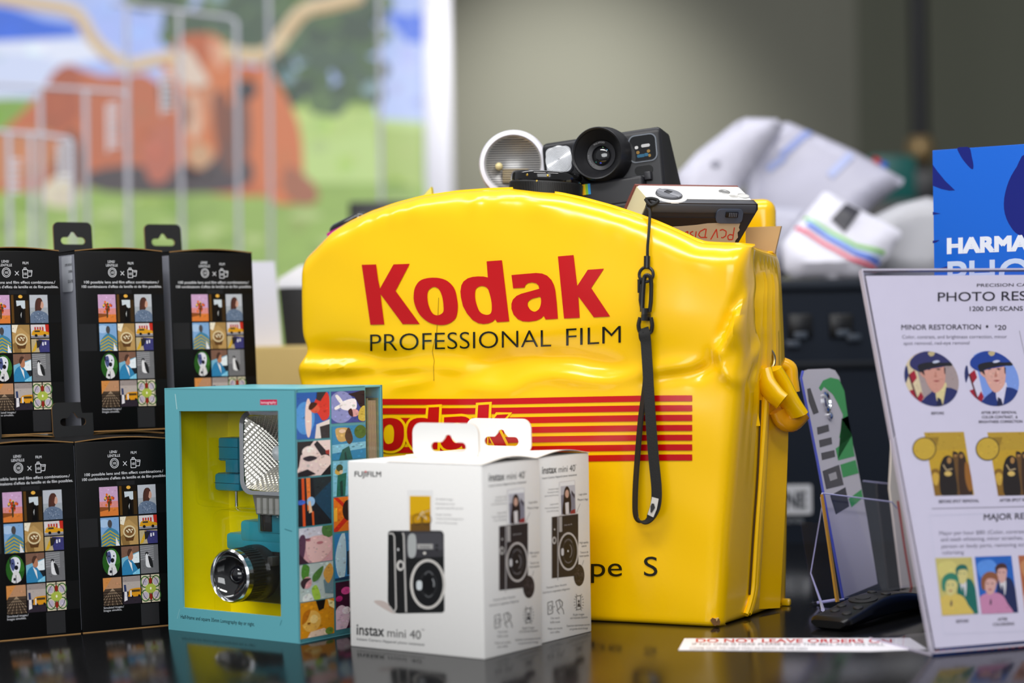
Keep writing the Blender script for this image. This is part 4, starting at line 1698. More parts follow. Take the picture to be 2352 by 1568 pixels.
def wf(u, v, off):
    x, z = hF(u, v)
    return Vector((x, -off, z))


b.art(a, wf, .00002, .00006)
n = Art()
n.text('instax', 1190, 374, 1287, 368, 46, INK, 2, .012)
n.text('mini 40', 1300, 367, 1412, 360, 40, INK, 2)
n.text('™', 1410, 332, 1420, 331, 10, INK, 2)
n.text('Instant Camera /Appareil photo instantané', 1190, 405, 1423, 386, 12, '#3a3a3c', 2, .004)
n.poly([(1305, 424), (1410, 414), (1416, 606), (1308, 616)], '#fbfafa', 1)
n.line([(1305, 424), (1410, 414), (1416, 606), (1308, 616), (1305, 424)], 2.5, '#c9c4c6', 2)
n.poly([(1315, 448), (1410, 440), (1415, 606), (1320, 614)], '#8c8a98', 2)
n.poly([(1315, 448), (1410, 440), (1412, 490), (1316, 500)], '#c8c6ce', 3)
n.sm([(1340, 470), (1358, 448), (1376, 470), (1386, 540), (1380, 600), (1330, 610), (1334, 530)], '#2a1c1c', 4)
n.ell(1358, 492, 13, 24, '#d8ac98', 5)
n.poly([(1346, 545), (1370, 540), (1372, 608), (1350, 612)], '#e8e2e2', 5)
n.poly([(1385, 590), (1414, 580), (1415, 606), (1380, 610)], '#9a3434', 5)
n.poly([(1388, 470), (1410, 500), (1410, 520), (1386, 490)], '#4a4450', 4)
for i, s in enumerate(('Simulated image.', 'Development time:', 'approximately 90 seconds.', 'Image simulée.', 'Temps de développement:', 'environ 90 secondes.')):
    yv = (468, 486, 506, 556, 578, 597)[i]
    wv = (70, 76, 96, 58, 94, 80)[i]
    n.text(s, 1302 - wv, yv + 2, 1302, yv - 4, 9, '#6a686a', 2)
for s, yv, x0, x1 in (('Logo plate', 502, 1438, 1492), ('Plaque à logo', 533, 1430, 1500), ('High-quality', 783, 1444, 1504), ('texture', 803, 1458, 1490), ('Texture de', 840, 1448, 1502), ('haute qualité', 860, 1444, 1506)):
    n.text(s, x0, yv, x1, yv - 4, 13, '#4a484a', 2)
n.line([(1447, 550), (1421, 606)], 2, '#5a585a', 3)
n.line([(1472, 878), (1462, 908)], 2, '#5a585a', 3)
n.poly([(1255, 628), (1434, 610), (1437, 968), (1258, 987)], '#2a2426', 2)
n.line([(1255, 628), (1434, 610)], 3, '#6a6264', 3)
n.line([(1256, 628), (1258, 987)], 4, '#8a8284', 3)
n.line([(1297, 622), (1299, 985)], 7, '#a8a4a4', 3)
n.poly([(1304, 626), (1325, 624), (1326, 713), (1306, 716)], '#b4b0ae', 3)
n.text('instax mini 40', 1340, 678, 1392, 673, 8, '#c8c4c4', 3)
n.ell(1273, 764, 14, 22, '#c8c4c0', 3); n.ell(1274, 764, 8, 13, '#3a3638', 4)
n.ell(1275, 700, 4, 6, '#d8d4d0', 3)
n.ell(1369, 828, 68, 112, '#c6c0bc', 3, 30); n.ell(1369, 828, 59, 100, '#1e1a1c', 4, 30)
n.ring(1368, 828, 40, 66, 4, '#4a4648', 5, 24); n.ring(1368, 826, 26, 42, 4, '#8a8688', 5, 20, -1.2, 1.2)
n.ring(1368, 815, 36, 60, 4, '#7a7678', 6, 10, -2.4, -.7); n.ring(1368, 845, 36, 52, 4, '#7a7678', 6, 10, .8, 2.3)
n.ell(1366, 826, 4, 6, '#f0eeee', 6); n.sm([(1321, 815), (1336, 813), (1337, 848), (1322, 850)], '#d4d2d4', 6)
n.ell(1441, 966, 36, 63, '#2a2222', 4, 26)
rg = random.Random(5)
for _ in range(120):
    t_, r_ = rg.uniform(0, 2 * PI), math.sqrt(rg.random()) * .9
    n.ell(1441 + 35 * r_ * math.cos(t_), 966 + 61 * r_ * math.sin(t_), 2.2, 3, rg.choice(['#4a4040', '#5a5050', '#161212']), 5, 6)
n.line([(1298, 985), (1297, 1000)], 2, '#5a585a', 3)
n.text('Premium Silver Accents', 1222, 1048, 1358, 1026, 13, '#5a585a', 2)
n.text('Garnitures argentées élégantes', 1196, 1078, 1380, 1050, 13, '#5a585a', 2)
ic = '#3a383a'
n.line([(1230, 1130), (1262, 1120), (1264, 1190), (1232, 1200), (1230, 1130)], 4, ic, 3); n.ring(1248, 1160, 11, 18, 3, ic, 3, 14)
n.line([(1285, 1122), (1305, 1112), (1318, 1150), (1300, 1172), (1285, 1122)], 4, ic, 3); n.line([(1318, 1150), (1335, 1170), (1340, 1195)], 4, ic, 3); n.line([(1290, 1170), (1310, 1195)], 4, ic, 3)
n.line([(1308, 1108), (1330, 1125), (1328, 1150)], 5, ic, 3); n.line([(1266, 1155), (1280, 1150)], 3, ic, 3)
n.line([(1424, 1088), (1452, 1084), (1454, 1162), (1426, 1168), (1424, 1088)], 4, ic, 3); n.ell(1440, 1118, 6, 9, ic, 3); n.poly([(1430, 1150), (1434, 1130), (1446, 1129), (1452, 1150)], ic, 3)
for i in range(7):
    for sg in (-1, 1):
        an = -1.0 + i * .33
        n.line([(1440 + sg * 24 * math.cos(an), 1124 + 46 * math.sin(an)), (1440 + sg * 34 * math.cos(an), 1124 + 58 * math.sin(an))], 3, ic, 3)
for s, yv, cx, wv in (('One touch', 1224, 1281, 60), ('Selfie mode', 1248, 1281, 66), ('Mode une touche', 1285, 1281, 98), ('pour selfies', 1306, 1281, 64),
                      ('Bright Images', 1200, 1440, 74), ('with Automatic Exposure', 1218, 1440, 116), ('Exposition automatique assurant', 1262, 1438, 156), ('une grande clarté d\'image', 1282, 1440, 122)):
    n.text(s, cx - wv / 2, yv + wv * .04, cx + wv / 2, yv - wv * .04, 13, '#5a585a', 2)
hN = homog([(1143, 281), (1505, 253), (1528, 1292), (1168, 1378)], [(0, WH), (WD, WH), (WD, 0), (0, 0)])


def wn(u, v, off):
    y, z = hN(u, v)
    return Vector((WW + off, y, z))


b.art(n, wn, .00002, .00006)
# lid flap lifting along the narrow side
n_ = 12
for i in range(n_):
    y0, y1 = WD * i / n_, WD * (i + 1) / n_
    h0, h1 = [.0003 + .0042 * math.sin(PI * min(1, q / n_) ** 1.0) ** 1.2 for q in (i, i + 1)]
    b.add([(WW * .30, y0, WH + .0003), (WW * .30, y1, WH + .0003), (WW + .0006, y1, WH + h1), (WW + .0006, y0, WH + h0)], [(0, 3, 2, 1)], None, '#f4f3f1')
    b.add([(WW + .0006, y0, WH + h0 - .0006), (WW + .0006, y1, WH + h1 - .0006), (WW + .0006, y1, WH + h1), (WW + .0006, y0, WH + h0)], [(0, 1, 2, 3)], None, '#d8d2c8')
w0 = thing('white_carton', 'white instant camera carton in front, its wide face with a large camera picture', 'box', WM, 'white instant camera cartons')
b.build('carton', mat('white_printed_card', None, 0.42, spec=0.4, vary=(300, .02)), w0)
b = B()
b.prism([rrect(-.033, -.001, .033, .0285, .0085, 6), euro_slot(.003, .0095, .035, .0075)], -.0007, .0007, None, '#e2e1de', '#cdbfae')
tb = b.build('hang_tab', mat('white_card', None, 0.5), w0)
tb.location = (WW * .5, WD * .55, WH + .0005)
dup(w0, WM @ T(-.0055, WD + .0022, 0) @ RZ(.0), 'white instant camera carton behind, only its narrow face with the text showing', 'white instant camera cartons')

# ------------------------------------------------------------------ cameras standing in the bag
b = B()
b.box(-.115, .105, .058, .118, .286, .338, c='#b88e5c', bev=.001)
b.build('riser', MATS['brown_card'], cb)

# black instant camera, turned a little to the left and tipped up
fw = camvec(.93, .105, .35).normalized()
fu = camvec(.0, 1, -.06)
fu = (fu - fw * fu.dot(fw)).normalized()
fu = (fu - fw * .0).normalized()
fy = fu.cross(fw).normalized()          # away from the lens
IM = frame(at(1386, 418, 1.778), fw, fy, fu)
c1 = thing('instant_camera', 'black instant camera with wide lens and rainbow stripe on top of the yellow bag', 'camera', IM)
PB = mat('matte_black_shell', None, 0.42, bump=(900, .05, .0002))
b = B()
prof = [(0, -.042), (.074, -.042), (.074, -.028), (.032, .0415), (.004, .0435), (0, .040)]
t = bmesh.new()
L_ = [t.verts.new((-.056, y, z)) for y, z in prof]
R_ = [t.verts.new((.056, y, z)) for y, z in prof]
t.faces.new(L_)
t.faces.new(R_[::-1])
for i in range(len(prof)):
    j = (i + 1) % len(prof)
    t.faces.new((L_[j], L_[i], R_[i], R_[j]))
bmesh.ops.recalc_face_normals(t, faces=list(t.faces))
bmesh.ops.bevel(t, geom=list(t.edges), offset=.0035, segments=3, profile=.5, affect='EDGES')
b.bm(t, None, '#1c1c20', 0, True)
b.build('camera_shell', PB, c1)
b = B()
b.box(-.053, .040, -.013, .002, -.042, -.0005, c='#1d1d21', bev=.003, seg=3)
b.box(-.054, .042, -.016, -.004, -.042, -.022, c='#131315', bev=.004, seg=3)
b.box(.040, .046, -.007, .0, -.0045, .003, c='#2c2c30', bev=.001)
fd = b.build('film_door', PB, c1)
b = B()
for i, cc in enumerate(('#e8541c', '#f39a12', '#f2c40a', '#7cb82c', '#1f8ed0')):
    x = -.0198 + .0023 * i
    b.box(x, x + .0023, -.01345, -.0129, -.0115, -.002, c=cc)
b.build('rainbow_stripe', PAINT, fd)
LM = T(.003, 0, .0225) @ RX(PI / 2)
b = B()
b.lathe([(.0262, -.001), (.0262, .005), (.0245, .008), (.0238, .021), (.0228, .0225), (.0215, .0215)], LM, '#19191c', n=56, cap1=False)
prof = [(.0215, .0215)]
for i in range(9):
    r = .0212 - .0009 * i
    prof += [(r, .0205 - .0013 * i), (r - .0003, .0197 - .0013 * i)]
b.lathe(prof, LM, '#1b1b1e', n=56, cap0=False, cap1=False)
b.lathe([(.0132, .0095), (.0092, .0082), (.0086, .0095), (.0082, .0078)], LM, '#26262a', n=48, cap0=False, cap1=True)
lb = b.build('lens_barrel', PB, c1)
b = B()
vs, fs, wd = glyphs('INSTANT LENS 63', .0)
a = Art()


def ring_text(Bd, s, r0, h, a0, a1, zz, M, c):
    vs, fs, wd = glyphs(s, .0)
    pts = []
    for x, y in vs:
        an = a0 + (a1 - a0) * x / wd
        rr = r0 + y * h
        pts.append((rr * math.cos(an), rr * math.sin(an), zz))
    Bd.add(pts, fs, M, c)


ring_text(b, 'POLAROID', .0108, .0016, 2.1, 1.2, .0096, LM, '#b8b8bc')
ring_text(b, '63MM F/9', .0108, .0016, 3.9, 3.0, .0096, LM, '#8a8a8e')
b.build('lens_lettering', PAINT, lb)
b = B()
b.lathe([(.0084, .0082), (.007, .0098), (.004, .0108), (.0002, .0112)], LM, '#06060a', cap0=False)
for x, y, r, cc in ((.002, .0062, .0011, '#2f7a2a'), (.0052, .0036, .0012, '#1fa8d8'), (.0034, .0008, .0013, '#2434c0'), (.0022, -.002, .0011, '#148a3c'), (-.0008, -.0058, .0016, '#4a5af0'), (-.0052, -.0052, .0007, '#2fa890')):
    b.lathe([(r, 0), (r * .6, .0003), (.0001, .0004)], LM @ T(x, y, .0106 - .5 * (x * x + y * y) / .009 * .5), cc, n=12, cap0=False)
b.build('lens_glass', mat('coated_lens_glass', None, 0.05, coat=1.0, spec=0.8), lb)
b = B()
b.prism(rrect(-.0555 + .003, .0125, -.0265, .0385, .006), -.0012, .002, None, '#2a2a2e')
b.prism(rrect(-.0515, .0138, -.0278, .0372, .005), -.0022, .0, None, '#d8dade')
fl = b.build('flash_window', mat('fresnel_flash', None, 0.22, metal=0.35), c1)
b = B()
for i in range(9):
    r = .0012 + .0013 * i
    b.lathe([(r, 0), (r + .0005, .0004), (r + .001, 0)], T(-.0396, -.0022, .0255) @ RX(PI / 2), '#e6e8ec', n=36, cap0=False, cap1=False)
b.build('fresnel_rings', mat('fresnel_flash', None, 0.25, metal=0.75), fl)
b = B()
b.prism(rrect(.0265, .0125, .0525, .0375, .006), -.0016, .0, None, '#777d86')
b.prism(rrect(.0278, .0138, .0515, .0363, .005), -.0022, -.001, None, '#0c0d10')
vf = b.build('viewfinder', mat('dark_window', None, 0.06, coat=1.0), c1)
b = B()
for x, z, w_, cc in ((.034, .026, .0016, '#c8c8c8'), (.0425, .0268, .004, '#b8b8ba'), (.035, .0215, .0015, '#8a6a2c'), (.0448, .0215, .0015, '#8a6a2c'), (.0455, .0175, .0012, '#8a6a2c'), (.0375, .0182, .0036, '#1f5a78'), (.0425, .0186, .002, '#1f5a78')):
    b.prism(rrect(x - w_, z - .0014, x + w_, z + .0014, .0012, 4), -.0026, -.0021, None, cc)
b.build('sensor_dots', PAINT, vf)
b = B()
b.prism(rrect(.030, .0015, .047, .0095, .0039, 6), -.0006, .001, None, '#050506')
b.build('sensor_slot', PAINT, c1)

# upright lens with ribbed focus ring
z0 = at(1247, 397, 1.772)
lm = T(z0.x, z0.y, ZC + .3415) @ RZ(-.1) @ RY(.07)
c1 = thing('camera_lens', 'upright black camera lens with ribbed ring, left of the black instant camera', 'lens', lm)
hz = z0.z - (ZC + .3415)
b = B()
b.lathe([(.0300, 0), (.0322, .002), (.0322, hz - .0095), (.0316, hz - .0088)], None, '#141414', n=72, cap1=False)
for i in range(120):
    b.box(.0318, .0328, -.0005, .0005, .006, hz - .010, RZ(2 * PI * i / 120), '#19191a')
b.build('focus_ring', mat('ribbed_rubber', None, 0.5), c1)
b = B()
b.lathe([(.0312, hz - .0092), (.0316, hz - .008), (.0318, hz - .003), (.031, hz - .0008), (.0296, hz), (.027, hz - .001), (.0265, hz - .003)], None, '#0c0c0d', n=72, cap0=True, cap1=True)
fr = b.build('front_rim', mat('gloss_black', None, 0.12, coat=0.6), c1)
b = B()
for an in (-2.05, -1.45, -1.75):
    b.lathe([(.0012, 0), (.0008, .0006), (.0001, .0007)], RZ(an) @ T(.0318, 0, hz - (.0045 if an != -1.75 else .0098)) @ RY(PI / 2), '#c9a84c', n=12)
b.build('gold_dot', mat('gold_paint', None, 0.3, metal=0.8), fr)

# round flash reflector with white rim
rc = at(1179, 377, 1.815)
fy2 = camvec(.10, -.05, -1).normalized()
fx2 = (CR - fy2 * CR.dot(fy2)).normalized()
fz2 = fx2.cross(fy2)
rm = frame(rc, fx2, fy2, fz2)
c1 = thing('round_flash', 'round flash reflector with thick white rim standing up behind the bag arch', 'flash', rm)
LMr = RX(PI / 2)
b = B()
b.lathe([(.0245, -.012), (.0300, -.010), (.0315, .0), (.0300, .004), (.0265, .0045), (.0255, .002), (.0255, -.004)], LMr, '#eceaf2', n=64, cap0=True, cap1=False)
b.box(-.006, .006, .004, .016, -.062, -.024, c='#dedce4', bev=.002)
b.build('white_rim', mat('white_gloss_plastic', None, 0.3), c1)
b = B()
N_ = 30
V, Fq = [], []
for j in range(N_ + 1):
    r = .0257 * j / N_
    for i in range(48):
        an = 2 * PI * i / 48
        V.append((r * math.cos(an), .010 * (1 - (r / .0257) ** 2) - .002, r * math.sin(an)))
for j in range(N_):
    for i in range(48):
        k = (i + 1) % 48
        Fq.append((j * 48 + i, j * 48 + k, (j + 1) * 48 + k, (j + 1) * 48 + i))
b.add(V, Fq, None, '#b9b2a4', 0, True)
b.build('reflector', mat('silver_bowl', '#c8c6c2', 0.35, metal=0.55), c1)
b = B()
for i in range(24):
    z = -.0245 + .049 * i / 23
    hw = math.sqrt(max(0, .0255 ** 2 - z * z))
    if hw > .003:
        b.tube([(-hw, -.0012, z), (hw, -.0012, z)], .0004, c='#8a8c90', n=5)
b.build('ribbed_lens', clear_mat('ribbed_clear', '#c4c4c8', .1), c1)
b = B()
b.lathe([(.0035, .0), (.0035, .004), (.002, .006), (.0001, .0065)], T(-.013, .002, -.002) @ LMr, '#e8d8a0', n=16)
b.box(-.010, .014, -.0004, .004, -.017, -.004, c='#b8a680', bev=.001)
b.build('flash_tube', PAINT, c1)

# camera lying upside down at the right of the bag rim, its base facing up and towards us
Dp = camvec(-.248, .413, -.876).normalized()
Dn = camvec(-.105, -.912, -.40)
Dn = (Dn - Dp * Dn.dot(Dp)).normalized()
Wd = Dn.cross(Dp).normalized()
if Wd.dot(CR) < 0:
    Wd = -Wd
QM = frame(at(1497, 468, 1.706), Wd, Dp, -Dn)
c1 = thing('compact_camera', 'white and dark grey camera lying upside down, taped label on its back', 'camera', QM)
DG = mat('dark_grey_shell', None, 0.38, bump=(1200, .04, .0002))
QW, QD = .0975, .046
b = B()
b.prism([(.0, .001), (QW, .001), (QW + .001, -.004), (QW - .029, -.075), (-.022, -.075), (.0, -.003)], 0, .010, None, '#2e2b2d')
b.prism([(.001, -.012), (QW - .014, -.012), (QW - .032, -.075), (-.020, -.075)], -.0012, .001, None, '#241e1e')
b.box(.0, QW, -.0006, .010, -.009, .0012, c='#4c4d52', bev=.0025, seg=3)
b.build('back_shell', DG, c1)
b = B()
b.box(.0, QW - .001, .0098, .0435, -.006, .0016, c='#f1efea', bev=.0025, seg=3)
b.prism([(.0, .0), (QW - .002, .0), (QW - .030, -.075), (-.022, -.075)], .0102, .0432, None, '#d9cfa6')
b.lathe([(.0155, .0), (.0152, .0012)], T(.021, .015, .0007) @ RZ(0), '#f4f2ee', n=36)
b.build('white_shell', mat('ivory_plastic', None, 0.36), c1)
b = B()
b.prism([(-.001, .0012), (QW - .002, .0012), (QW - .032, -.075), (-.024, -.075)], .0432, .0462, None, '#7c463e')
b.build('front_trim', mat('burgundy_trim', None, 0.5), c1)
b = B()
KM = T(.021, .017, .0018)
b.lathe([(.0118, 0), (.0118, .0012), (.0110, .0018)], KM, '#3c3d42', n=36)
b.box(-.0115, .0115, -.0032, .0032, .0014, .0030, KM @ RZ(2.3), '#85868c', bev=.0008)
b.lathe([(.0108, .0012), (.0106, .0022)], KM, '#74757b', n=36)
b.box(-.003, .003, -.003, .003, .0022, .0034, KM @ RZ(2.3) @ T(.001, 0, 0), '#26262a', bev=.0006)
b.build('battery_dial', DG, c1)
b = B()
KM = T(.0765, .028, .0013)
b.lathe([(.0052, .0006), (.0048, .0008), (.0026, .0006), (.0022, .0003)], KM, '#a9a8a6', n=24)
b.build('tripod_socket', mat('socket_metal', None, 0.25, metal=0.6), c1)
b = B()
KM = T(.0900, .0175, .0016)
b.lathe([(.0056, 0), (.0056, .0008), (.0046, .001), (.0044, .0004)], KM, '#c8c7c4', n=28)
b.prism([(-.0022, -.002), (.0026, 0), (-.0022, .002)], -.0009, -.0004, KM @ RX(PI / 2), '#3a3a3c')
b.prism(rrect(-.0125, -.003, -.0055, .004, .001, 3), -.0006, 0, KM @ RX(PI / 2), '#dcdad6')
b.build('rewind_button', PAINT, c1)
b = B()
b.prism(rrect(.060, -.0165, .0845, -.0035, .004, 5), -.0022, .001, None, '#4a5262')
b.box(.068, .0795, -.0034, -.0015, -.0105, -.0055, c='#16161a', bev=.0004)
for i in range(5):
    b.box(.0708 + .0016 * i, .0716 + .0016 * i, -.0042, -.003, -.0098, -.0062, c='#5e6068')
b.build('door_latch', DG, c1)
b = B()
QI = QM.inverted()


def tape(u, v, off):
    p = QI @ onplane(u, v, QM @ Vector((0, -.0014, 0)), Dp)
    return Vector((p.x, p.y - off, p.z))


a = Art()
edge = [(1546, 520), (1565, 519), (1600, 516), (1625, 512.5), (1660, 511.5), (1700, 513), (1697, 522), (1699, 528), (1694, 534), (1695, 545), (1689, 552), (1686, 566), (1540, 570)]
a.poly(edge, '#c2ac8c', 0)
RD = '#c8341c'
for st in ([(1686.7, 522), (1684, 540), (1682.5, 550)], [(1685, 540), (1676, 538), (1671, 543), (1673, 550), (1682, 550)], [(1653, 529), (1660, 526.5), (1668, 531), (1667, 541), (1660, 546), (1656, 545)],
           [(1648, 546), (1645.5, 526), (1632, 550)], [(1622, 525), (1619, 545)], [(1624, 545), (1609, 545), (1604, 539), (1608, 531), (1620, 525)], [(1599, 531), (1597, 546)], [(1592, 531), (1585, 534), (1587, 539), (1592, 541), (1588, 546), (1583, 545)], [(1580, 531), (1578, 546)], [(1580, 531), (1573, 534), (1576, 539)]):
    a.line(st, 2.6, RD, 2)
b.art(a, tape, .00004, .0001)
b.build('tape_label', mat('masking_tape', None, 0.7), c1)['label'] = 'torn tan tape label with red handwriting'

# ------------------------------------------------------------------ wrist strap
sp = front_at(1490, 900, .010)
c1 = thing('wrist_strap', 'black wrist strap with snap hook hanging from the white camera down the bag front', 'strap', BAG_M @ T(*sp))
SM = c1.matrix_world.copy()


def fs_(u, v, off):
    return BAG_M @ front_at(u, v, off)


BKP = mat('black_hook_plastic', '#1b1b1c', 0.35)
CORD = mat('black_cord', '#161615', 0.7, bump=(1500, .3, .0004))
b = B()
path = [QM @ Vector((-.002, .004, .0015)), QM @ Vector((-.0035, .001, -.004))]
end = [fs_(1492, 540, .006), fs_(1492, 570, .0055), fs_(1492, 596, .0055)]
path = dense([path[0], path[1], fs_(1493, 505, .008)] + end, 5)
b.tube(path, .00125, c='#222222', n=8)
b.tube(dense([QM @ Vector((-.004, .006, .002)), QM @ Vector((.001, .0035, .0035)), QM @ Vector((.005, -.001, .003)), QM @ Vector((-.001, -.001, -.001)), QM @ Vector((-.004, .006, .002))], 5), .0015, n=8)
b.build('cord', CORD, c1, SM)
b = B()
b.tube([fs_(1491, 590, .0055), fs_(1490.5, 617, .0055)], .0027, n=14)
ringc = []
for i in range(22):
    an = 2 * PI * i / 22
    ringc.append(fs_(1489 + 16 * math.cos(an), 632 + 17 * math.sin(an), .0055 + .001 * math.sin(an)))
b.tube(ringc, .0014, closed=True, n=8)
b.build('ring', BKP, c1, SM)
b = B()
b.tube(dense([fs_(1480, 716, .006), fs_(1481, 690, .006), fs_(1484, 655, .007), fs_(1488, 637, .0075), fs_(1497, 636, .0075), fs_(1501, 648, .0065), fs_(1500, 690, .006), fs_(1497, 716, .006)], 5), .0022, n=10, ry=.0018)
b.tube([fs_(1478, 708, .006), fs_(1476, 690, .006), fs_(1479, 655, .006)], [.0012, .0016, .002], n=8)
b.tube([fs_(1475, 644, .006), fs_(1473, 660, .006), fs_(1472, 674, .006)], [.0022, .0014, .001], n=8)
b.tube([fs_(1489, 708, .006), fs_(1489, 722, .006)], .0052, n=12, ry=.0028)
b.tube([fs_(1489, 722, .006), fs_(1488, 735, .006)], .0054, n=12, ry=.003)
b.tube(dense([fs_(1476, 728, .006), fs_(1473, 745, .007), fs_(1477, 760, .007), fs_(1488, 763, .007), fs_(1500, 760, .006), fs_(1503, 745, .006), fs_(1500, 728, .006)], 4), .0018, n=8)
b.build('snap_hook', BKP, c1, SM)
WEB = mat('black_webbing', '#1a1918', 0.75, bump=(900, .5, .0005))
# loop of webbing: front leg faces us, rear leg turns edge-on
pp = [(1483, 752), (1489, 765), (1492, 790), (1495, 850), (1503, 960), (1511, 1050), (1518, 1120), (1515, 1160), (1500, 1186), (1484, 1192), (1468, 1180), (1465, 1130), (1468, 1060), (1476, 960), (1484, 870), (1486, 800), (1478, 775), (1478, 757)]
off = [.006, .0085, .009, .009, .011, .0125, .0125, .012, .011, .010, .0085, .007, .006, .005, .0045, .004, .0045, .0055]
pts = dense([fs_(u, v, o) for (u, v), o in zip(pp, off)], 7)
n_ = len(pts)
wd = []
for i in range(n_):
    t = i / (n_ - 1)
    k = sstep(.42, .60, t)
    lat = ES * (1 - .25 * k) + ED * (.15 - .9 * k)
    if .40 < t < .56:
        lat = lat + ED * -.6 * math.sin(PI * (t - .40) / .16)
    wd.append(lat.normalized())
b = B()
b.ribbon(pts, .0088, .0013, wd)
b.build('webbing', WEB, c1, SM)
b = B()
b.ribbon([fs_(1517, 1138, .0142), fs_(1513, 1160, .0138), fs_(1506, 1178, .0134)], [.006, .006, .0055], .0004, ES, c='#d8d4cc')
b.ribbon([fs_(1512, 1150, .0148), fs_(1512, 1158, .0146), fs_(1508, 1170, .0144)], [.002, .004, .001], .0003, ES, c='#3a3a3a')
b.build('sewn_tag', PAINT, c1, SM)

# ------------------------------------------------------------------ slanted acrylic sign
s0 = gp(2140, 1507)
SX = Vector((.0774, .030, 0)).normalized()
SB = Vector((-SX.y, SX.x, 0))
SU = (SB * .0936 + Vector((0, 0, .291))).normalized()
SN = SU.cross(SX).normalized()      # points away from us
if SN.y < 0:
    SN = -SN
SGM = frame(s0 + Vector((0, 0, .0028)), SX, SN, SU)
c1 = thing('sign_holder', 'slanted clear acrylic sign holder with a white photo restoration price sheet', 'sign', SGM)
EDGE = mat('acrylic_edge', '#b9b4c6', 0.15)
SWd, SHt = .250, .305
b = B()
b.box(0, SWd, -.0022, -.0008, .0, SHt)
b.box(0, SWd, .0012, .0026, .0, SHt)
ft = frame(Vector((0, 0, 0)), (1, 0, 0), (0, SB.dot(SN), SB.dot(SU)), (0, Vector((0, 0, 1)).dot(SN), Vector((0, 0, 1)).dot(SU)))
b.box(0, SWd, -.001, .088, -.0024, -.0004, ft)
b.build('acrylic_sheet', CLEAR, c1)
b = B()
b.box(-.0006, .0006, -.0023, .0027, 0, SHt, c='#b9b4c6')
b.box(0, SWd, -.0023, .0027, SHt - .0002, SHt + .0012, c='#d8d4e2')
b.box(-.0006, .0004, .0, .088, -.0024, -.0004, ft, '#b9b4c6')
b.box(0, SWd, -.0022, .0005, -.001, .0004, c='#c8bfc8')
b.build('acrylic_edge', EDGE, c1)
b = B()
b.box(.0035, SWd - .003, -.0004, .0004, .003, SHt - .004, c='#d9d4da')
SGI = SGM.inverted()


def sg(u, v, off):
    p = SGI @ onplane(u, v, SGM @ Vector((0, -.0004, 0)), SN)
    return Vector((p.x, -.0004 - off, p.z))


DK = '#1e1a22'
a = Art(2030, 630, 322 / 1443)
a.text('PRECISION CAMERA & VIDEO', 957, 129, 2000, 116, 34, DK, 2, .006)
a.text('PHOTO RESTORATIONS', 556, 279, 2440, 252, 98, DK, 2, .006)
a.text('1200 DPI SCANS', 884, 377, 1428, 374, 49, DK, 2, .012)
a.text('MINOR RESTORATION', 180, 570, 998, 566, 54, DK, 2, .010)
a.ell(1062, 537, 14, 15, DK, 2)
a.text('$', 1142, 545, 1164, 545, 28, DK, 2); a.text('20', 1172, 572, 1258, 570, 52, DK, 2, .01)
a.text('Color, contrast, and brightness correction, minor', 188, 661, 1266, 657, 38, '#5c5862', 2, .0)
a.text('spot removal, red-eye removal', 204, 726, 880, 721, 38, '#5c5862', 2, .0)
a.line([(1394, 580), (1640, 1700)], 4, '#6a6660', 2)


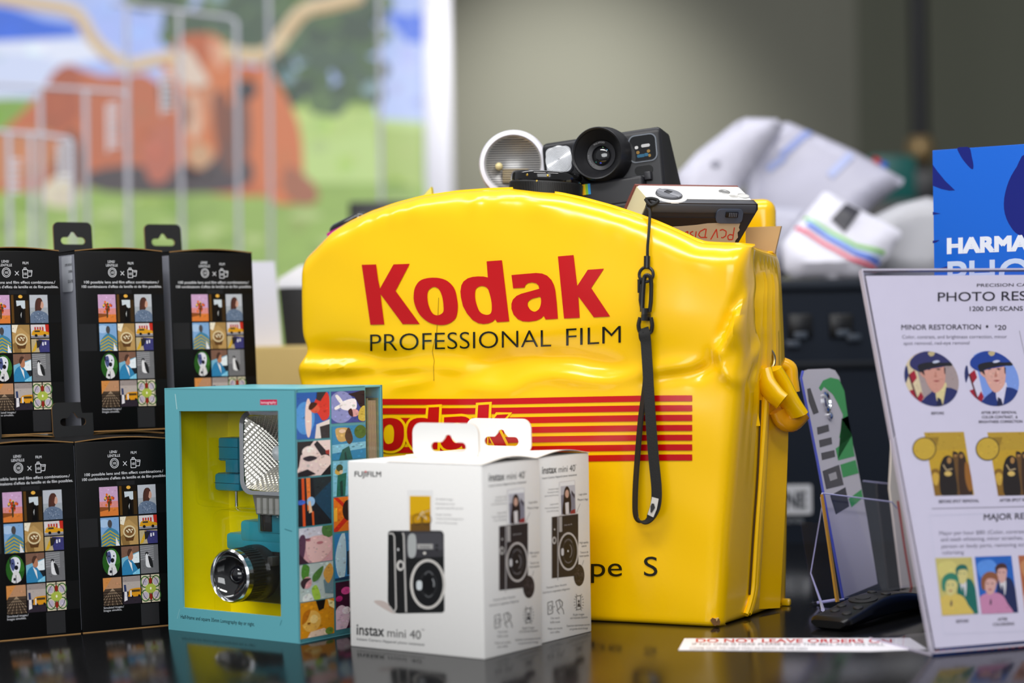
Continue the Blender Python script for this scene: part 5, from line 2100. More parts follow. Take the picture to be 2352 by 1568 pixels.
def soldier(cx, cy, bg, cap, flag, uni, shirt, skin):
    CE = []
    for i in range(40):
        an = 2 * PI * i / 40
        x, y = 280 * math.cos(an), 283 * math.sin(an)
        CE.append((cx + x + .10 * y, cy + y + .06 * x))
    a.clip = CE
    a.poly(CE, bg, 1)

    def P(pts, c, z):
        a.poly([(cx + x, cy + y) for x, y in pts], c, z)

    def S(pts, c, z):
        a.sm([(cx + x, cy + y) for x, y in pts], c, z, 4)
    P([(-300, -300), (-180, -230), (-60, 300), (-200, 300), (-300, 100)], flag, 2)
    P([(-300, -150), (-250, -130), (-235, -40), (-260, 40), (-320, 40)], '#26305f', 3)
    for p in ([(-228, -50), (-176, -90), (-150, -10), (-200, 56)], [(-250, 130), (-190, 110), (-150, 190), (-170, 260), (-230, 230)], [(-150, 200), (-110, 130), (-80, 190), (-120, 260)]):
        P(p, '#a3162c', 3)
    P([(-240, -40), (-225, -50), (-130, 240), (-145, 250)], '#5a2a2a', 4)
    S([(-110, 300), (-90, 215), (30, 120), (60, 150), (170, 90), (290, 150), (300, 300)], uni, 4)
    P([(30, 60), (150, 40), (160, 100), (120, 300), (60, 300)], shirt, 5)
    P([(20, 110), (70, 280), (40, 300), (-30, 170)], uni, 6)
    P([(150, 80), (290, 300), (110, 300)], uni, 6)
    P([(62, 190), (96, 210), (120, 290), (50, 290)], '#161a3c', 7)
    S([(-100, -90), (-80, -60), (-70, -10), (-110, -40), (-126, -80)], skin, 5)
    S([(-96, -120), (20, -150), (130, -120), (140, 0), (120, 80), (60, 140), (10, 130), (-50, 40)], skin, 6)
    P([(-104, -120), (-84, -110), (-70, -30), (-100, -60)], '#2a1a1c', 7)
    P([(126, -120), (142, -110), (140, -40), (130, -60)], '#3a2022', 7)
    for ex in (-30, 70):
        P([(cx_ + ex, -98) for cx_ in (-28,)] + [(ex + 0, -106), (ex + 26, -98), (ex, -88)], '#3a2826', 8)
        P([(ex - 32, -122), (ex + 20, -128), (ex + 28, -118), (ex - 26, -113)], '#3a2622', 8)
    P([(40, -80), (56, -20), (36, -12), (24, -22)], '#b77a66', 8)
    P([(10, 22), (50, 14), (86, 20), (50, 34)], '#a04c48', 8)
    S([(-220, -130), (-205, -210), (-80, -280), (110, -280), (190, -240), (215, -190), (140, -130), (-20, -100), (-130, -75)], cap, 8)
    S([(-130, -80), (-140, -140), (-30, -170), (130, -165), (212, -170), (205, -135), (100, -130), (-60, -95), (-110, -66)], '#14131c', 8)
    S([(10, -175), (50, -190), (84, -180), (60, -165), (20, -160)], '#b9c0d0', 9)
    S([(-40, -265), (-10, -280), (30, -272), (20, -240), (-15, -232)], '#b8a878', 9)
    a.clip = None


i0 = len(a.items)
soldier(490, 1075, '#a8978c', '#2a2b5c', '#dccb9a', '#252b5e', '#dfcf8c', '#d59a80')
soldier(1110, 1072, '#7f9fd8', '#173a8c', '#d8d4da', '#1c3474', '#dcd8de', '#e0aa92')
a.mottle(i0, 420, 5, 14, .22, 4)
a.text('BEFORE', 488, 1442, 618, 1440, 28, '#3a363e', 2, .016)
a.text('AFTER SPOT REMOVAL', 1000, 1436, 1368, 1432, 28, '#3a363e', 2, .016)
a.text('COLOR CONTRAST,  &', 1008, 1482, 1376, 1480, 28, '#3a363e', 2, .016)
a.text('BRIGHTNESS CORRECTION', 976, 1530, 1426, 1526, 28, '#3a363e', 2, .016)
b.art(a, sg, .00004, .00008)
a = Art(2080, 960, 272 / 762)


def oldphoto(dx, clipx):
    q = [(118 + dx, 92), (374 + dx, 88), (441 + dx, 494), (188 + dx, 500)]
    a.clip = q
    a.poly(q, '#c7a024', 1)
    a.poly([(118 + dx, 92), (374 + dx, 88), (392 + dx, 200), (136 + dx, 210)], '#bd9a2c', 2)
    a.sm([(160 + dx, 350), (210 + dx, 330), (230 + dx, 400), (225 + dx, 500), (180 + dx, 510)], '#8a6418', 3)
    a.sm([(170 + dx, 370), (190 + dx, 350), (215 + dx, 370), (205 + dx, 430), (180 + dx, 420)], '#d0a83c', 4)
    a.sm([(218 + dx, 345), (236 + dx, 265), (270 + dx, 240), (305 + dx, 262), (316 + dx, 330), (330 + dx, 500), (232 + dx, 502)], '#1d140c', 4)
    a.sm([(300 + dx, 240), (318 + dx, 216), (340 + dx, 240), (352 + dx, 300), (360 + dx, 500), (326 + dx, 500)], '#6a4a1c', 3)
    a.sm([(338 + dx, 250), (356 + dx, 216), (380 + dx, 240), (400 + dx, 320), (432 + dx, 500), (352 + dx, 500)], '#3a2410', 4)
    a.sm([(380 + dx, 290), (405 + dx, 300), (430 + dx, 440), (410 + dx, 470), (384 + dx, 400)], '#9a6420', 5)
    for x, y, r in ((279, 272, 14), (320, 236, 10), (358, 242, 11)):
        a.ell(x + dx, y, r, r * 1.5, '#a87c40', 5)
    a.sm([(300 + dx, 232), (318 + dx, 214), (338 + dx, 232)], '#1c120a', 6)
    a.sm([(338 + dx, 240), (356 + dx, 214), (378 + dx, 240), (358 + dx, 230)], '#1c120a', 6)
    a.line([(240 + dx, 300), (262 + dx, 336), (300 + dx, 326)], 8, '#b8a070', 6)
    a.ell(272 + dx, 358, 24, 16, '#d8b860', 6)
    a.clip = None
    a.poly([(150 + dx, 124), (216 + dx, 122), (200 + dx, 180)], '#9a7a20', 3)
    a.ell(119 + dx, 198, 77, 76, '#3c3220', 6, 30)
    a.ell(119 + dx, 198, 71, 70, '#cdaa34', 7, 30)


i0 = len(a.items)
oldphoto(0, 0)
oldphoto(407, -6)
a.mottle(i0, 420, 3, 9, .3, 5)
a.text('BEFORE SPOT REMOVAL', 214, 546, 472, 540, 20, '#3a363e', 2, .016)
a.text('AFTER SPOT REMOVAL', 604, 538, 862, 532, 20, '#3a363e', 2, .016)
a.line([(168, 582), (900, 566)], 5, '#8a868c', 2)
a.line([(152, 626), (900, 604)], 3, '#c2c4cc', 1); a.line([(152, 626), (246, 1390)], 3, '#cfd0d6', 1); a.line([(246, 1390), (900, 1366)], 3, '#c8c9d0', 1)
a.text('MAJOR RESTORATION', 503, 656, 1090, 640, 40, DK, 2, .012)
for s, x0, y, wv in (('Major per hour $80: (Color, contrast, and', 216, 752, 620), ('and teeth whitening, minor scratches, adding', 226, 792, 630), ('person or body parts, removing scratches,', 231, 836, 640), ('colorizing', 236, 876, 138)):
    a.text(s, x0, y, x0 + wv, y - wv * .022, 26, '#6a6670', 2)


def couple(q, bg, bg2, suit, dress, skin, hair1, hair2):
    x0, y0 = q[0]
    a.clip = q
    a.poly(q, bg, 1)

    def S(pts, c, z):
        a.sm([(x0 + x, y0 + y) for x, y in pts], c, z, 4)
    S([(20, 40), (110, 20), (150, 90), (90, 160), (30, 120)], bg2, 2)
    S([(140, 250), (150, 170), (200, 130), (250, 170), (285, 370), (150, 380)], suit, 3)
    S([(160, 160), (200, 150), (196, 240), (180, 230)], '#d8d6cc', 4)
    S([(172, 190), (182, 190), (190, 240), (178, 236)], suit, 5)
    S([(138, 90), (150, 60), (190, 56), (206, 90), (198, 150), (170, 168), (148, 140)], skin, 5)
    S([(134, 100), (132, 66), (160, 42), (200, 50), (210, 96), (196, 74), (152, 78), (144, 110)], hair2, 6)
    S([(30, 370), (24, 280), (60, 240), (130, 230), (180, 250), (210, 300), (240, 372)], dress, 6)
    S([(54, 140), (72, 110), (120, 108), (140, 150), (128, 220), (96, 244), (70, 220)], skin, 7)
    S([(44, 200), (42, 140), (70, 104), (110, 96), (146, 120), (148, 180), (130, 146), (84, 140), (66, 170), (64, 214)], hair1, 8)
    for ex in (82, 112):
        a.ell(x0 + ex, y0 + 172, 7, 3.5, hair2, 8, 10)
    for ex in (160, 186):
        a.ell(x0 + ex, y0 + 100, 6, 3, hair2, 7, 10)
    S([(86, 210), (98, 206), (110, 210), (98, 216)], '#a8484a', 8)
    S([(96, 290), (104, 268), (108, 300), (98, 310)], '#4a3a4a', 8)
    a.clip = None


i0 = len(a.items)
couple([(190, 900), (425, 894), (468, 1258), (234, 1270)], '#c9bd68', '#d8cc70', '#0f6a58', '#dcc058', '#d8cc7c', '#2f7f62', '#1f6a58')
couple([(444, 892), (680, 884), (724, 1250), (488, 1260)], '#1f64b4', '#5a94d8', '#16244e', '#cc8aa4', '#d8a896', '#8a5434', '#4a2a22')
couple([(724, 884), (960, 876), (1004, 1242), (768, 1252)], '#b4683c', '#c88a54', '#3a2a24', '#d0a08a', '#d8a890', '#5a3424', '#3a241c')
a.mottle(i0, 420, 3, 9, .2, 6)
a.text('BEFORE', 326, 1316, 404, 1312, 19, '#3a363e', 2, .016)
a.text('AFTER', 592, 1304, 654, 1300, 19, '#3a363e', 2, .016)
a.text('COLORIZING', 562, 1336, 698, 1330, 19, '#3a363e', 2, .016)
b.art(a, sg, .00004, .00008)
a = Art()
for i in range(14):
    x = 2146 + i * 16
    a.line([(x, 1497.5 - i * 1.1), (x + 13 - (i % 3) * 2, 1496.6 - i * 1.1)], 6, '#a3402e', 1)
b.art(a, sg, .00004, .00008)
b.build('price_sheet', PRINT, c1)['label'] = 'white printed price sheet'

# notice lying on the counter, half under the sign foot
c1 = thing('notice_sheet', 'white notice strip with red heading lying flat in front of the remote', 'paper', T(*gp(1780, 1480)))
NM = c1.matrix_world.inverted()
q = [gp(1572, 1467.5), gp(1558, 1494), gp(1998, 1497), gp(2130, 1492), gp(2090, 1466.5)]
b = B()
V = [NM @ (p + Vector((0, 0, z))) for z in (.0003, .0007) for p in q]
n_ = len(q)
b.add(V, [tuple(range(n_, 2 * n_))] + [(i, (i + 1) % n_, n_ + (i + 1) % n_, n_ + i) for i in range(n_)], None, '#eceaf0')
a = Art(1400, 1380, 952 / 2352)
a.text('DO NOT LEAVE ORDERS ON', 492, 233, 1600, 236, 21, '#c03038', 1, .02)
a.text('IF NO ONE IS HERE PLEASE RING THE BELL AND WE WILL', 470, 250, 1560, 252, 14, '#6a6a74', 1, .01)
a.text('COME OUT TO HELP YOU AS SOON AS WE CAN', 455, 274, 1120, 276, 14, '#6a6a74', 1, .01)
b.art(a, lambda u, v, off: NM @ gp(u, v, .0007 + off), .00003, .00004)
b.build('sheet', PRINT, c1)

# ------------------------------------------------------------------ brochure holder and the card in it
h0 = gp(1925, 1397)
HX = Vector((.66, .75, 0)).normalized()
HB = Vector((-HX.y, HX.x, 0))
LEAN = (Vector((0, 0, 1)) + HB * .17).normalized()
HN = LEAN.cross(HX).normalized()
if HN.y < 0:
    HN = -HN
HM = frame(h0 + Vector((0, 0, .0058)), HX, HN, LEAN)
HI = HM.inverted()
c1 = thing('brochure_holder', 'clear acrylic brochure holder with a front pocket behind the remote', 'brochure holder', HM)


def hl(u, v, y):
    p = HI @ onplane(u, v, HM @ Vector((0, y, 0)), HN)
    return (p.x, max(.0004, p.z))


EDL = mat('lit_acrylic_edge', '#c6c4ea', 0.12, spec=0.6)
b = B()
fr_ = [hl(*p, 0) for p in ((1926, 1395), (1887, 1142), (1890, 1132), (2050, 1152), (2062, 1166), (2112, 1362))]
b.prism(fr_, 0, .0018)
bk = [hl(*p, .028) for p in ((1945, 1380), (1905, 1120), (1985, 1104), (2085, 1115), (2140, 1345))]
b.prism(bk, .028, .030)
x0, x1 = fr_[0][0], fr_[0][0] + .13
sd = [(0.0, 0.0), (.028, 0), (.028, .075), (0, .070)]
b.prism([(y, z) for y, z in sd], -.0009, .0009, frame((.003, 0, 0), (0, 1, 0), (-1, 0, 0), (0, 0, 1)))
b.box(0, .125, 0, .03, 0, .0018)
b.build('pocket', CLEAR, c1)
b = B()
P3 = [Vector((x, .0009, z)) for x, z in fr_]
b.tube([P3[0], P3[1], P3[2], P3[3], P3[4]], .0007, n=6)
b.tube([P3[0] + Vector((0, 0, .001)), Vector((P3[0].x + .012, .0009, .0014))], .0008, n=6)
B3 = [Vector((x, .029, z)) for x, z in bk]
b.tube(B3[2:5], .0006, n=6)
b.build('pocket_edge', EDL, c1)
b = B()
b.prism([hl(*p, -.002) for p in ((1886, 1135), (1889, 1135), (1928, 1392), (1923, 1396))], -.003, -.001)
b.build('amber_edge', mat('amber_edge', '#b98a3a', 0.3), c1)
b = B()
f1 = HI @ gp(1856, 1325, 0.02)
p_a, p_b, p_c = HI @ at(1862, 1316, 1.80), HI @ at(1884, 1378, 1.785), HI @ gp(1890, 1400, .0028)
b.tube([p_a, p_b, p_c], [.0006, .0012, .0018], n=6)
b.tube([HI @ at(1877, 1384, 1.783), HI @ at(1928, 1376, 1.775)], .0014, n=6)
b.tube([HI @ at(1862, 1316, 1.80), HI @ at(1890, 1150, 1.83)], .0005, n=6)
b.build('foot', EDL, c1)

cm_ = frame(HM @ Vector((.004, .013, .003)), HX, HN, LEAN)
c2 = thing('tag_card', 'clear rounded card with green and black shapes leaning in the acrylic holder', 'card', cm_)
CI = cm_.inverted()
CN = HN


def cl(u, v):
    p = CI @ onplane(u, v, cm_ @ Vector((0, 0, 0)), CN)
    return (p.x, p.z)


oc = [cl(*p) for p in ((1842, 868), (1846, 852), (1856, 848), (1905, 846), (1918, 850), (1928, 866), (1950, 980), (1968, 1060), (1990, 1180), (2016, 1340), (1938, 1372), (1902, 1180), (1880, 1060), (1860, 960))]
b = B()
b.prism(oc, 0, .0022, None, '#c6c1c8')
a = Art(1780, 800, 572 / 1168)
GR = '#2f9a4e'
a.poly([(205, 185), (225, 150), (260, 136), (300, 145), (325, 200), (352, 400), (300, 420), (316, 340), (318, 310), (290, 250), (270, 215), (230, 180), (215, 200)], GR, 1)
a.poly([(312, 330), (342, 316), (360, 410), (284, 470), (295, 520), (372, 500), (358, 400)], GR, 1)
a.poly([(284, 468), (360, 440), (374, 505), (296, 525)], GR, 1)
a.poly([(306, 545), (378, 522), (392, 585), (318, 605)], GR, 1)
a.poly([(345, 705), (405, 660), (412, 700), (358, 745)], GR, 1)
a.poly([(150, 190), (165, 185), (205, 300), (180, 310), (158, 250)], '#4a4648', 1)
for i, yv in enumerate((370, 430, 490)):
    a.poly([(196 + 10 * i, yv), (250 + 14 * i, yv - 14), (254 + 14 * i, yv + 18), (200 + 10 * i, yv + 34)], '#4c484c', 1)
a.poly([(222, 575), (300, 545), (322, 640), (240, 660)], '#4a464a', 1)
a.poly([(250, 590), (285, 578), (292, 610), (258, 622)], '#a8a4a6', 2)
a.poly([(258, 690), (330, 650), (348, 740), (285, 778)], '#2c2a34', 1)
b.art(a, lambda u, v, off: Vector((cl(u, v)[0], -off, cl(u, v)[1])), .00005, .0001)
b.build('card', mat('hazy_card', None, 0.15, coat=0.5), c2)
b = B()
o3 = [Vector((x, .0011, z)) for x, z in oc]
b.tube(o3[10:] + o3[:2], .0013, n=6)
b.build('card_edge', mat('blue_acrylic_edge', '#5660c4', 0.2), c2)
b = B()
lx, lz = cl(1897, 922)
b.lathe([(.0055, 0), (.0055, .002), (.004, .003), (.003, .0015)], T(lx, 0, lz) @ RX(PI / 2), n=20, sy=1.8)
lx, lz = cl(1904, 955)
b.lathe([(.0035, 0), (.0032, .0025), (.001, .004)], T(lx, 0, lz) @ RX(PI / 2), n=16)
b.build('clip', CHROME, c2)

lf = frame(HM @ Vector((.06, .020, .004)), HX, HN, LEAN)
c2 = thing('folded_leaflet', 'white folded leaflet with a red fold line in the holder, half behind the sign', 'leaflet', lf)
LI = lf.inverted()


def ll(u, v):
    p = LI @ onplane(u, v, lf @ Vector((0, 0, 0)), HN)
    return (p.x, p.z)


b = B()
b.prism([ll(*p) for p in ((2044, 1120), (2050, 1010), (2075, 990), (2120, 1000), (2160, 1345), (2072, 1350))], 0, .002, None, '#d9cfc6')
a = Art()
a.line([(2062, 1150), (2078, 1260), (2094, 1352)], 5, '#c03a34', 1)
b.art(a, lambda u, v, off: Vector((ll(u, v)[0], -off, ll(u, v)[1])), .00005, .0001)
b.build('leaflet', PRINT, c2)

# ------------------------------------------------------------------ remote control
r0, r1 = gp(1902, 1449), gp(2190, 1378)
RXd = (r1 - r0).normalized()
RYd = Vector((-RXd.y, RXd.x, 0))
RM = frame(r0, RXd, RYd, (0, 0, 1))
c1 = thing('remote_control', 'slim black arched remote control lying on the counter beside the sign', 'remote control', RM)
RL = .175
N1, N2 = 40, 20
V, Fq = [], []
for i in range(N1 + 1):
    t = i / N1
    x = RL * t
    lift = .003 * math.sin(PI * min(1, t * 1.02)) ** 1.1
    th = .0074 + .002 * math.cos(PI * (2 * t - 1) * .9)
    wv = .0185 * (1 - .12 * math.sin(PI * t))
    e = min(1, math.sqrt(max(0, 1 - (1 - min(1, t / .035)) ** 2)) if t < .035 else 1)
    for k in range(N2):
        an = 2 * PI * k / N2
        cx_, sx_ = math.cos(an), math.sin(an)
        yy = math.copysign(abs(cx_) ** .35, cx_) * wv * (.86 + .14 * e) * (1 if sx_ >= 0 else .82)
        zz = math.copysign(abs(sx_) ** .55, sx_) * th * (.55 + .45 * e)
        V.append((x, yy, lift + th * 1.02 + zz))
for i in range(N1):
    for k in range(N2):
        j = (k + 1) % N2
        Fq.append((i * N2 + k, i * N2 + j, (i + 1) * N2 + j, (i + 1) * N2 + k))
Fq += [tuple(range(N2))[::-1], tuple(N1 * N2 + k for k in range(N2))]
b = B()
b.add(V, Fq, None, '#0b0b0c', 0, True)
b.build('shell', mat('remote_black', None, 0.3, spec=0.35), c1)


def rtop(x):
    t = x / RL
    return .003 * math.sin(PI * min(1, t * 1.02)) ** 1.1 + 2.02 * (.0074 + .002 * math.cos(PI * (2 * t - 1) * .9))


def rbtn(name, x, y, r, c, h=.0008):
    b = B()
    an = -math.atan2(rtop(x + .004) - rtop(x - .004), .008)
    M_ = T(x, y, rtop(x) - .0006) @ RY(an)
    b.lathe([(r, 0), (r, .0006 + h * .5), (r * .85, .0008 + h)], M_, c, n=22)
    return b, M_


for (x, y, s) in ((.017, -.008, 'TV'), (.022, .006, 'FN'), (.034, -.009, 'VOL'), (.036, .008, 'OK'), (.083, -.008, 'CH'), (.086, .007, 'OK')):
    b, M_ = rbtn('button', x, y, .0042, '#1d1d1f')
    b.build('button', mat('rubber_button', None, 0.5), c1)
b, M_ = rbtn('dpad', .058, 0, .0125, '#1a1a1c')
b.lathe([(.0065, .0014), (.0065, .0022), (.005, .0024)], M_, '#232326', n=22)
b.build('direction_pad', mat('rubber_button', None, 0.5), c1)

# ------------------------------------------------------------------ blue display box
bz = at(2141, 345, 1.80)
BX = Vector((.083, -.058, 0)).normalized()
BY = Vector((-BX.y, BX.x, 0))
BM = frame(Vector((bz.x, bz.y, ZC)), BX, BY, (0, 0, 1))
c1 = thing('film_display_box', 'tall glossy blue display box with white lettering behind the slanted sign', 'box', BM)
BH = bz.z - ZC
BI = BM.inverted()
b = B()
b.box(0, .172, 0, .05, 0, BH, c='#0d5ec8', bev=.0008)
a = Art(1560, 230, 792 / 1971)
NV = '#0a1878'
a.sm([(1590, 274), (1625, 268), (1660, 272), (1672, 320), (1682, 370), (1678, 394), (1660, 384), (1626, 345), (1604, 310)], NV, 1, 3)
a.poly([(1449, 368), (1475, 405), (1520, 460), (1577, 515), (1545, 517), (1500, 508), (1449, 488)], NV, 1)
a.sm([(1990, 300), (1930, 380), (1885, 460), (1858, 560), (1862, 650), (1900, 730), (1960, 780), (2200, 900), (2300, 600), (2200, 300)], NV, 1, 3)
a.poly([(1449, 638), (1470, 643), (1496, 648), (1449, 655)], NV, 1)
a.poly([(1449, 803), (1490, 799), (1470, 812), (1449, 818)], NV, 1)
a.poly([(1449, 972), (1500, 958), (1540, 946), (1535, 975), (1449, 975)], NV, 1)
a.text('HARMAN', 1537, 874, 2090, 851, 86, '#e4e8f4', 2, .045)
a.text('PHOENIX', 1537, 1090, 2560, 1046, 176, '#c4d2ee', 2, .012)


def bf(u, v, off):
    p = BI @ onplane(u, v, BM @ Vector((0, 0, 0)), BY)
    return Vector((p.x, -off, p.z))


b.art(a, bf, .00003, .00008)
b.build('carton', mat('glossy_blue_card', None, 0.22, spec=0.6, coat=0.3, bump=(260, .08, .0004)), c1)

# ------------------------------------------------------------------ backlit mural behind
MY = 4.2
mp = at(400, 300, MY)
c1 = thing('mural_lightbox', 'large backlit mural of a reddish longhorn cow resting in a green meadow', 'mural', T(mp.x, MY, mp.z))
MI = c1.matrix_world.inverted()


def mu(u, v, off):
    p = at(u, v, MY)
    return MI @ Vector((p.x, MY - off, p.z))


a = Art()
X0, X1, Y0_, Y1_ = -420, 976, -330, 900
a.rect(X0, Y0_, X1, Y1_, '#a9bdf2', 0)
rg = random.Random(3)
# sky and clouds
a.sm([(-420, -60), (-200, 10), (0, 14), (100, 45), (190, 60), (170, 82), (0, 95), (-420, 120)], '#1f63dc', 1)
a.sm([(-420, -330), (200, -330), (300, -120), (100, -60), (-420, -100)], '#3f7fe2', 1)
a.sm([(200, 20), (300, 0), (370, 60), (380, 130), (240, 160), (180, 110)], '#a4b8f6', 1)
a.sm([(-420, 110), (0, 96), (200, 92), (260, 130), (0, 160), (-420, 180)], '#dfe6fa', 2)
a.sm([(-420, 150), (40, 120), (150, 170), (120, 215), (-420, 240)], '#cdd8f6', 3)
a.sm([(880, 10), (965, 20), (968, 120), (930, 90), (900, 50)], '#3a6ee6', 1)
a.sm([(900, 120), (976, 110), (976, 300), (880, 290), (860, 200)], '#b4c6f6', 1)
a.sm([(840, -40), (900, -60), (976, -40), (960, 30), (880, 20)], '#a8bcf4', 1)
a.sm([(430, -60), (520, -40), (480, 20), (400, 10)], '#a6b6e4', 5)
# meadow
a.rect(X0, 225, X1, Y1_, '#8fae52', 1)
a.poly([(X0, 225), (60, 228), (60, 330), (X0, 330)], '#7aa23a', 2)
a.poly([(600, 250), (X1, 280), (X1, 420), (600, 420)], '#b9d482', 2)
a.poly([(640, 250), (860, 250), (880, 300), (700, 330)], '#b4cf78', 3)
a.poly([(860, 290), (X1, 298), (X1, 430), (880, 420)], '#a4be62', 3)
for _ in range(240):
    x, y = rg.uniform(X0, X1), rg.uniform(430, 760)
    a.sm([(x - 40, y), (x, y - rg.uniform(6, 22)), (x + 40, y), (x, y + rg.uniform(6, 22))], rg.choice(['#94b455', '#a9c36c', '#7f9f46', '#b0c47c', '#8aa850']), 3, 3)
# trees
for (x0, x1, y0, y1, cnt) in ((620, 880, -40, 240, 120), (470, 640, -60, 110, 60), (390, 470, 30, 90, 14), (300, 420, -40, 0, 12)):
    for _ in range(cnt):
        x, y = rg.uniform(x0, x1), rg.uniform(y0, y1)
        r = rg.uniform(18, 42)
        a.ell(x, y, r, r * .85, rg.choice(['#37503a', '#43603a', '#547044', '#2e4636', '#667f50', '#3f5846']), 6, 10)
for x, y in ((660, 175), (720, 200), (850, 200), (800, 60), (690, 130), (500, -10)):
    a.ell(x, y, 22, 20, '#7d98a0', 7, 10)
# cow body
BR, BR2, BD = '#be6234', '#cc7040', '#7c3f2a'
a.sm([(-420, 330), (-60, 320), (40, 270), (110, 190), (150, 150), (190, 160), (260, 180), (330, 170), (400, 200), (560, 150), (640, 200), (690, 300), (680, 400), (600, 450), (430, 440), (200, 430), (60, 440), (-420, 430)], BR, 8)
a.sm([(110, 190), (150, 150), (185, 165), (190, 250), (150, 300), (90, 300)], '#a8502c', 9)
a.sm([(190, 190), (330, 180), (400, 260), (380, 380), (330, 420), (240, 400), (200, 300)], '#b8623c', 9)
a.sm([(-100, 340), (40, 300), (110, 300), (140, 340), (80, 410), (-100, 430)], '#c07a4c', 9)
a.sm([(-20, 360), (60, 330), (120, 340), (90, 370), (20, 400)], '#d08a4a', 9)
a.sm([(100, 430), (150, 400), (180, 440), (170, 475), (110, 470)], '#d8ceb4', 10)
a.sm([(140, 330), (175, 300), (200, 400), (180, 440), (120, 420)], '#6c3c28', 9)
a.sm([(600, 150), (640, 190), (690, 300), (700, 420), (720, 450), (650, 470), (590, 420), (570, 250)], '#cc7040', 9)
a.sm([(660, 380), (720, 420), (730, 460), (690, 470), (650, 440)], '#a06044', 10)
# dark chest and shadow under the head
a.sm([(200, 400), (300, 380), (380, 390), (470, 360), (520, 330), (580, 380), (560, 430), (440, 445), (240, 440)], '#3c3238', 10)
a.sm([(500, 200), (560, 190), (575, 330), (540, 400), (500, 350)], '#6a4238', 10)
a.sm([(355, 300), (400, 290), (395, 400), (350, 420), (330, 360)], '#b4604a', 11)
# head
a.sm([(400, 110), (470, 80), (500, 85), (545, 130), (560, 190), (520, 260), (505, 330), (490, 370), (450, 390), (425, 350), (420, 280), (385, 230), (375, 160)], '#cc7038', 11)
a.sm([(400, 100), (440, 78), (490, 84), (480, 130), (460, 170), (430, 150)], '#b65a2c', 12)
a.sm([(400, 130), (430, 110), (460, 150), (480, 190), (440, 200), (400, 175)], '#d8c4b4', 12)
a.sm([(430, 200), (490, 190), (480, 280), (450, 330), (430, 280)], '#c8825c', 12)
a.sm([(425, 240), (450, 220), (460, 290), (440, 320)], '#d8b49a', 13)
a.sm([(435, 340), (470, 330), (490, 360), (470, 385), (440, 380)], '#c49a74', 13)
a.sm([(366, 196), (392, 190), (402, 238), (376, 250)], '#3a3036', 14)
a.sm([(415, 235), (430, 225), (440, 270), (424, 300)], '#8a4a2c', 14)
a.sm([(490, 225), (520, 215), (530, 300), (500, 340)], '#7a4028', 14)
a.sm([(540, 192), (580, 186), (590, 215), (562, 232), (536, 222)], '#221e26', 14)
a.sm([(480, 100), (500, 95), (520, 140), (500, 160)], '#d89a7c', 12)
# horns
HC = '#dcc6a0'
for pts, wv in (([(-40, -10), (60, 5), (150, 20), (185, 40), (215, 90), (255, 130), (300, 150), (350, 140), (400, 130)], 30), ([(520, 120), (590, 130), (630, 110), (660, 70), (700, 25), (760, 10), (830, -10)], 34)):
    d3 = dense([(x, y, 0) for x, y in pts], 5)
    for k in range(len(d3) - 1):
        a.line([(d3[k].x, d3[k].y), (d3[k + 1].x, d3[k + 1].y)], wv, HC if k % 9 else '#d8b888', 12)
        a.ell(d3[k].x, d3[k].y, wv / 2, wv / 2, HC, 12, 10)
    for k in range(0, len(d3) - 1):
        a.line([(d3[k].x, d3[k].y + wv * .3), (d3[k + 1].x, d3[k + 1].y + wv * .3)], wv * .35, '#bf9a66', 13)
a.mottle(0, 1500, 8, 28, .16, 9)
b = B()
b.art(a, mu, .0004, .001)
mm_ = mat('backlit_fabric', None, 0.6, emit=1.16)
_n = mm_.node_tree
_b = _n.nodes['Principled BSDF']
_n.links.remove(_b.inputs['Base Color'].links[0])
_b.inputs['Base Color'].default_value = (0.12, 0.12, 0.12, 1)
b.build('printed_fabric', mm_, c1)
b = B()
pa, pb_ = mu(X0, Y1_, 0), mu(972, Y0_, 0)
fz0, fz1 = pa.z, pb_.z
b.box(pb_.x - .004, pb_.x + .050, -.02, .09, fz0 - .05, fz1 + .05, c='#e9e9f2')
b.box(pa.x - .05, pa.x, -.02, .09, fz0 - .05, fz1 + .05, c='#e9e9f2')
b.box(pa.x, pb_.x, -.02, .09, fz1, fz1 + .05, c='#e9e9f2')
b.box(pa.x, pb_.x, -.02, .09, fz0 - .05, fz0, c='#e9e9f2')
b.box(pa.x, pb_.x, .002, .09, fz0, fz1, c='#e9e9f2')
b.box(pa.x, pa.x + .2, -.0, .39, fz0 - 1.0, fz0 - .05, c='#e9e9f2')
b.box(pb_.x - .4, pb_.x - .2, -.0, .39, fz0 - 1.0, fz0 - .05, c='#e9e9f2')
b.build('white_frame', mat('white_frame', '#d6d6e2', 0.55), c1)

# ------------------------------------------------------------------ white wire racks in front of the mural
WIRE = mat('white_wire', '#cfcfda', 0.4)


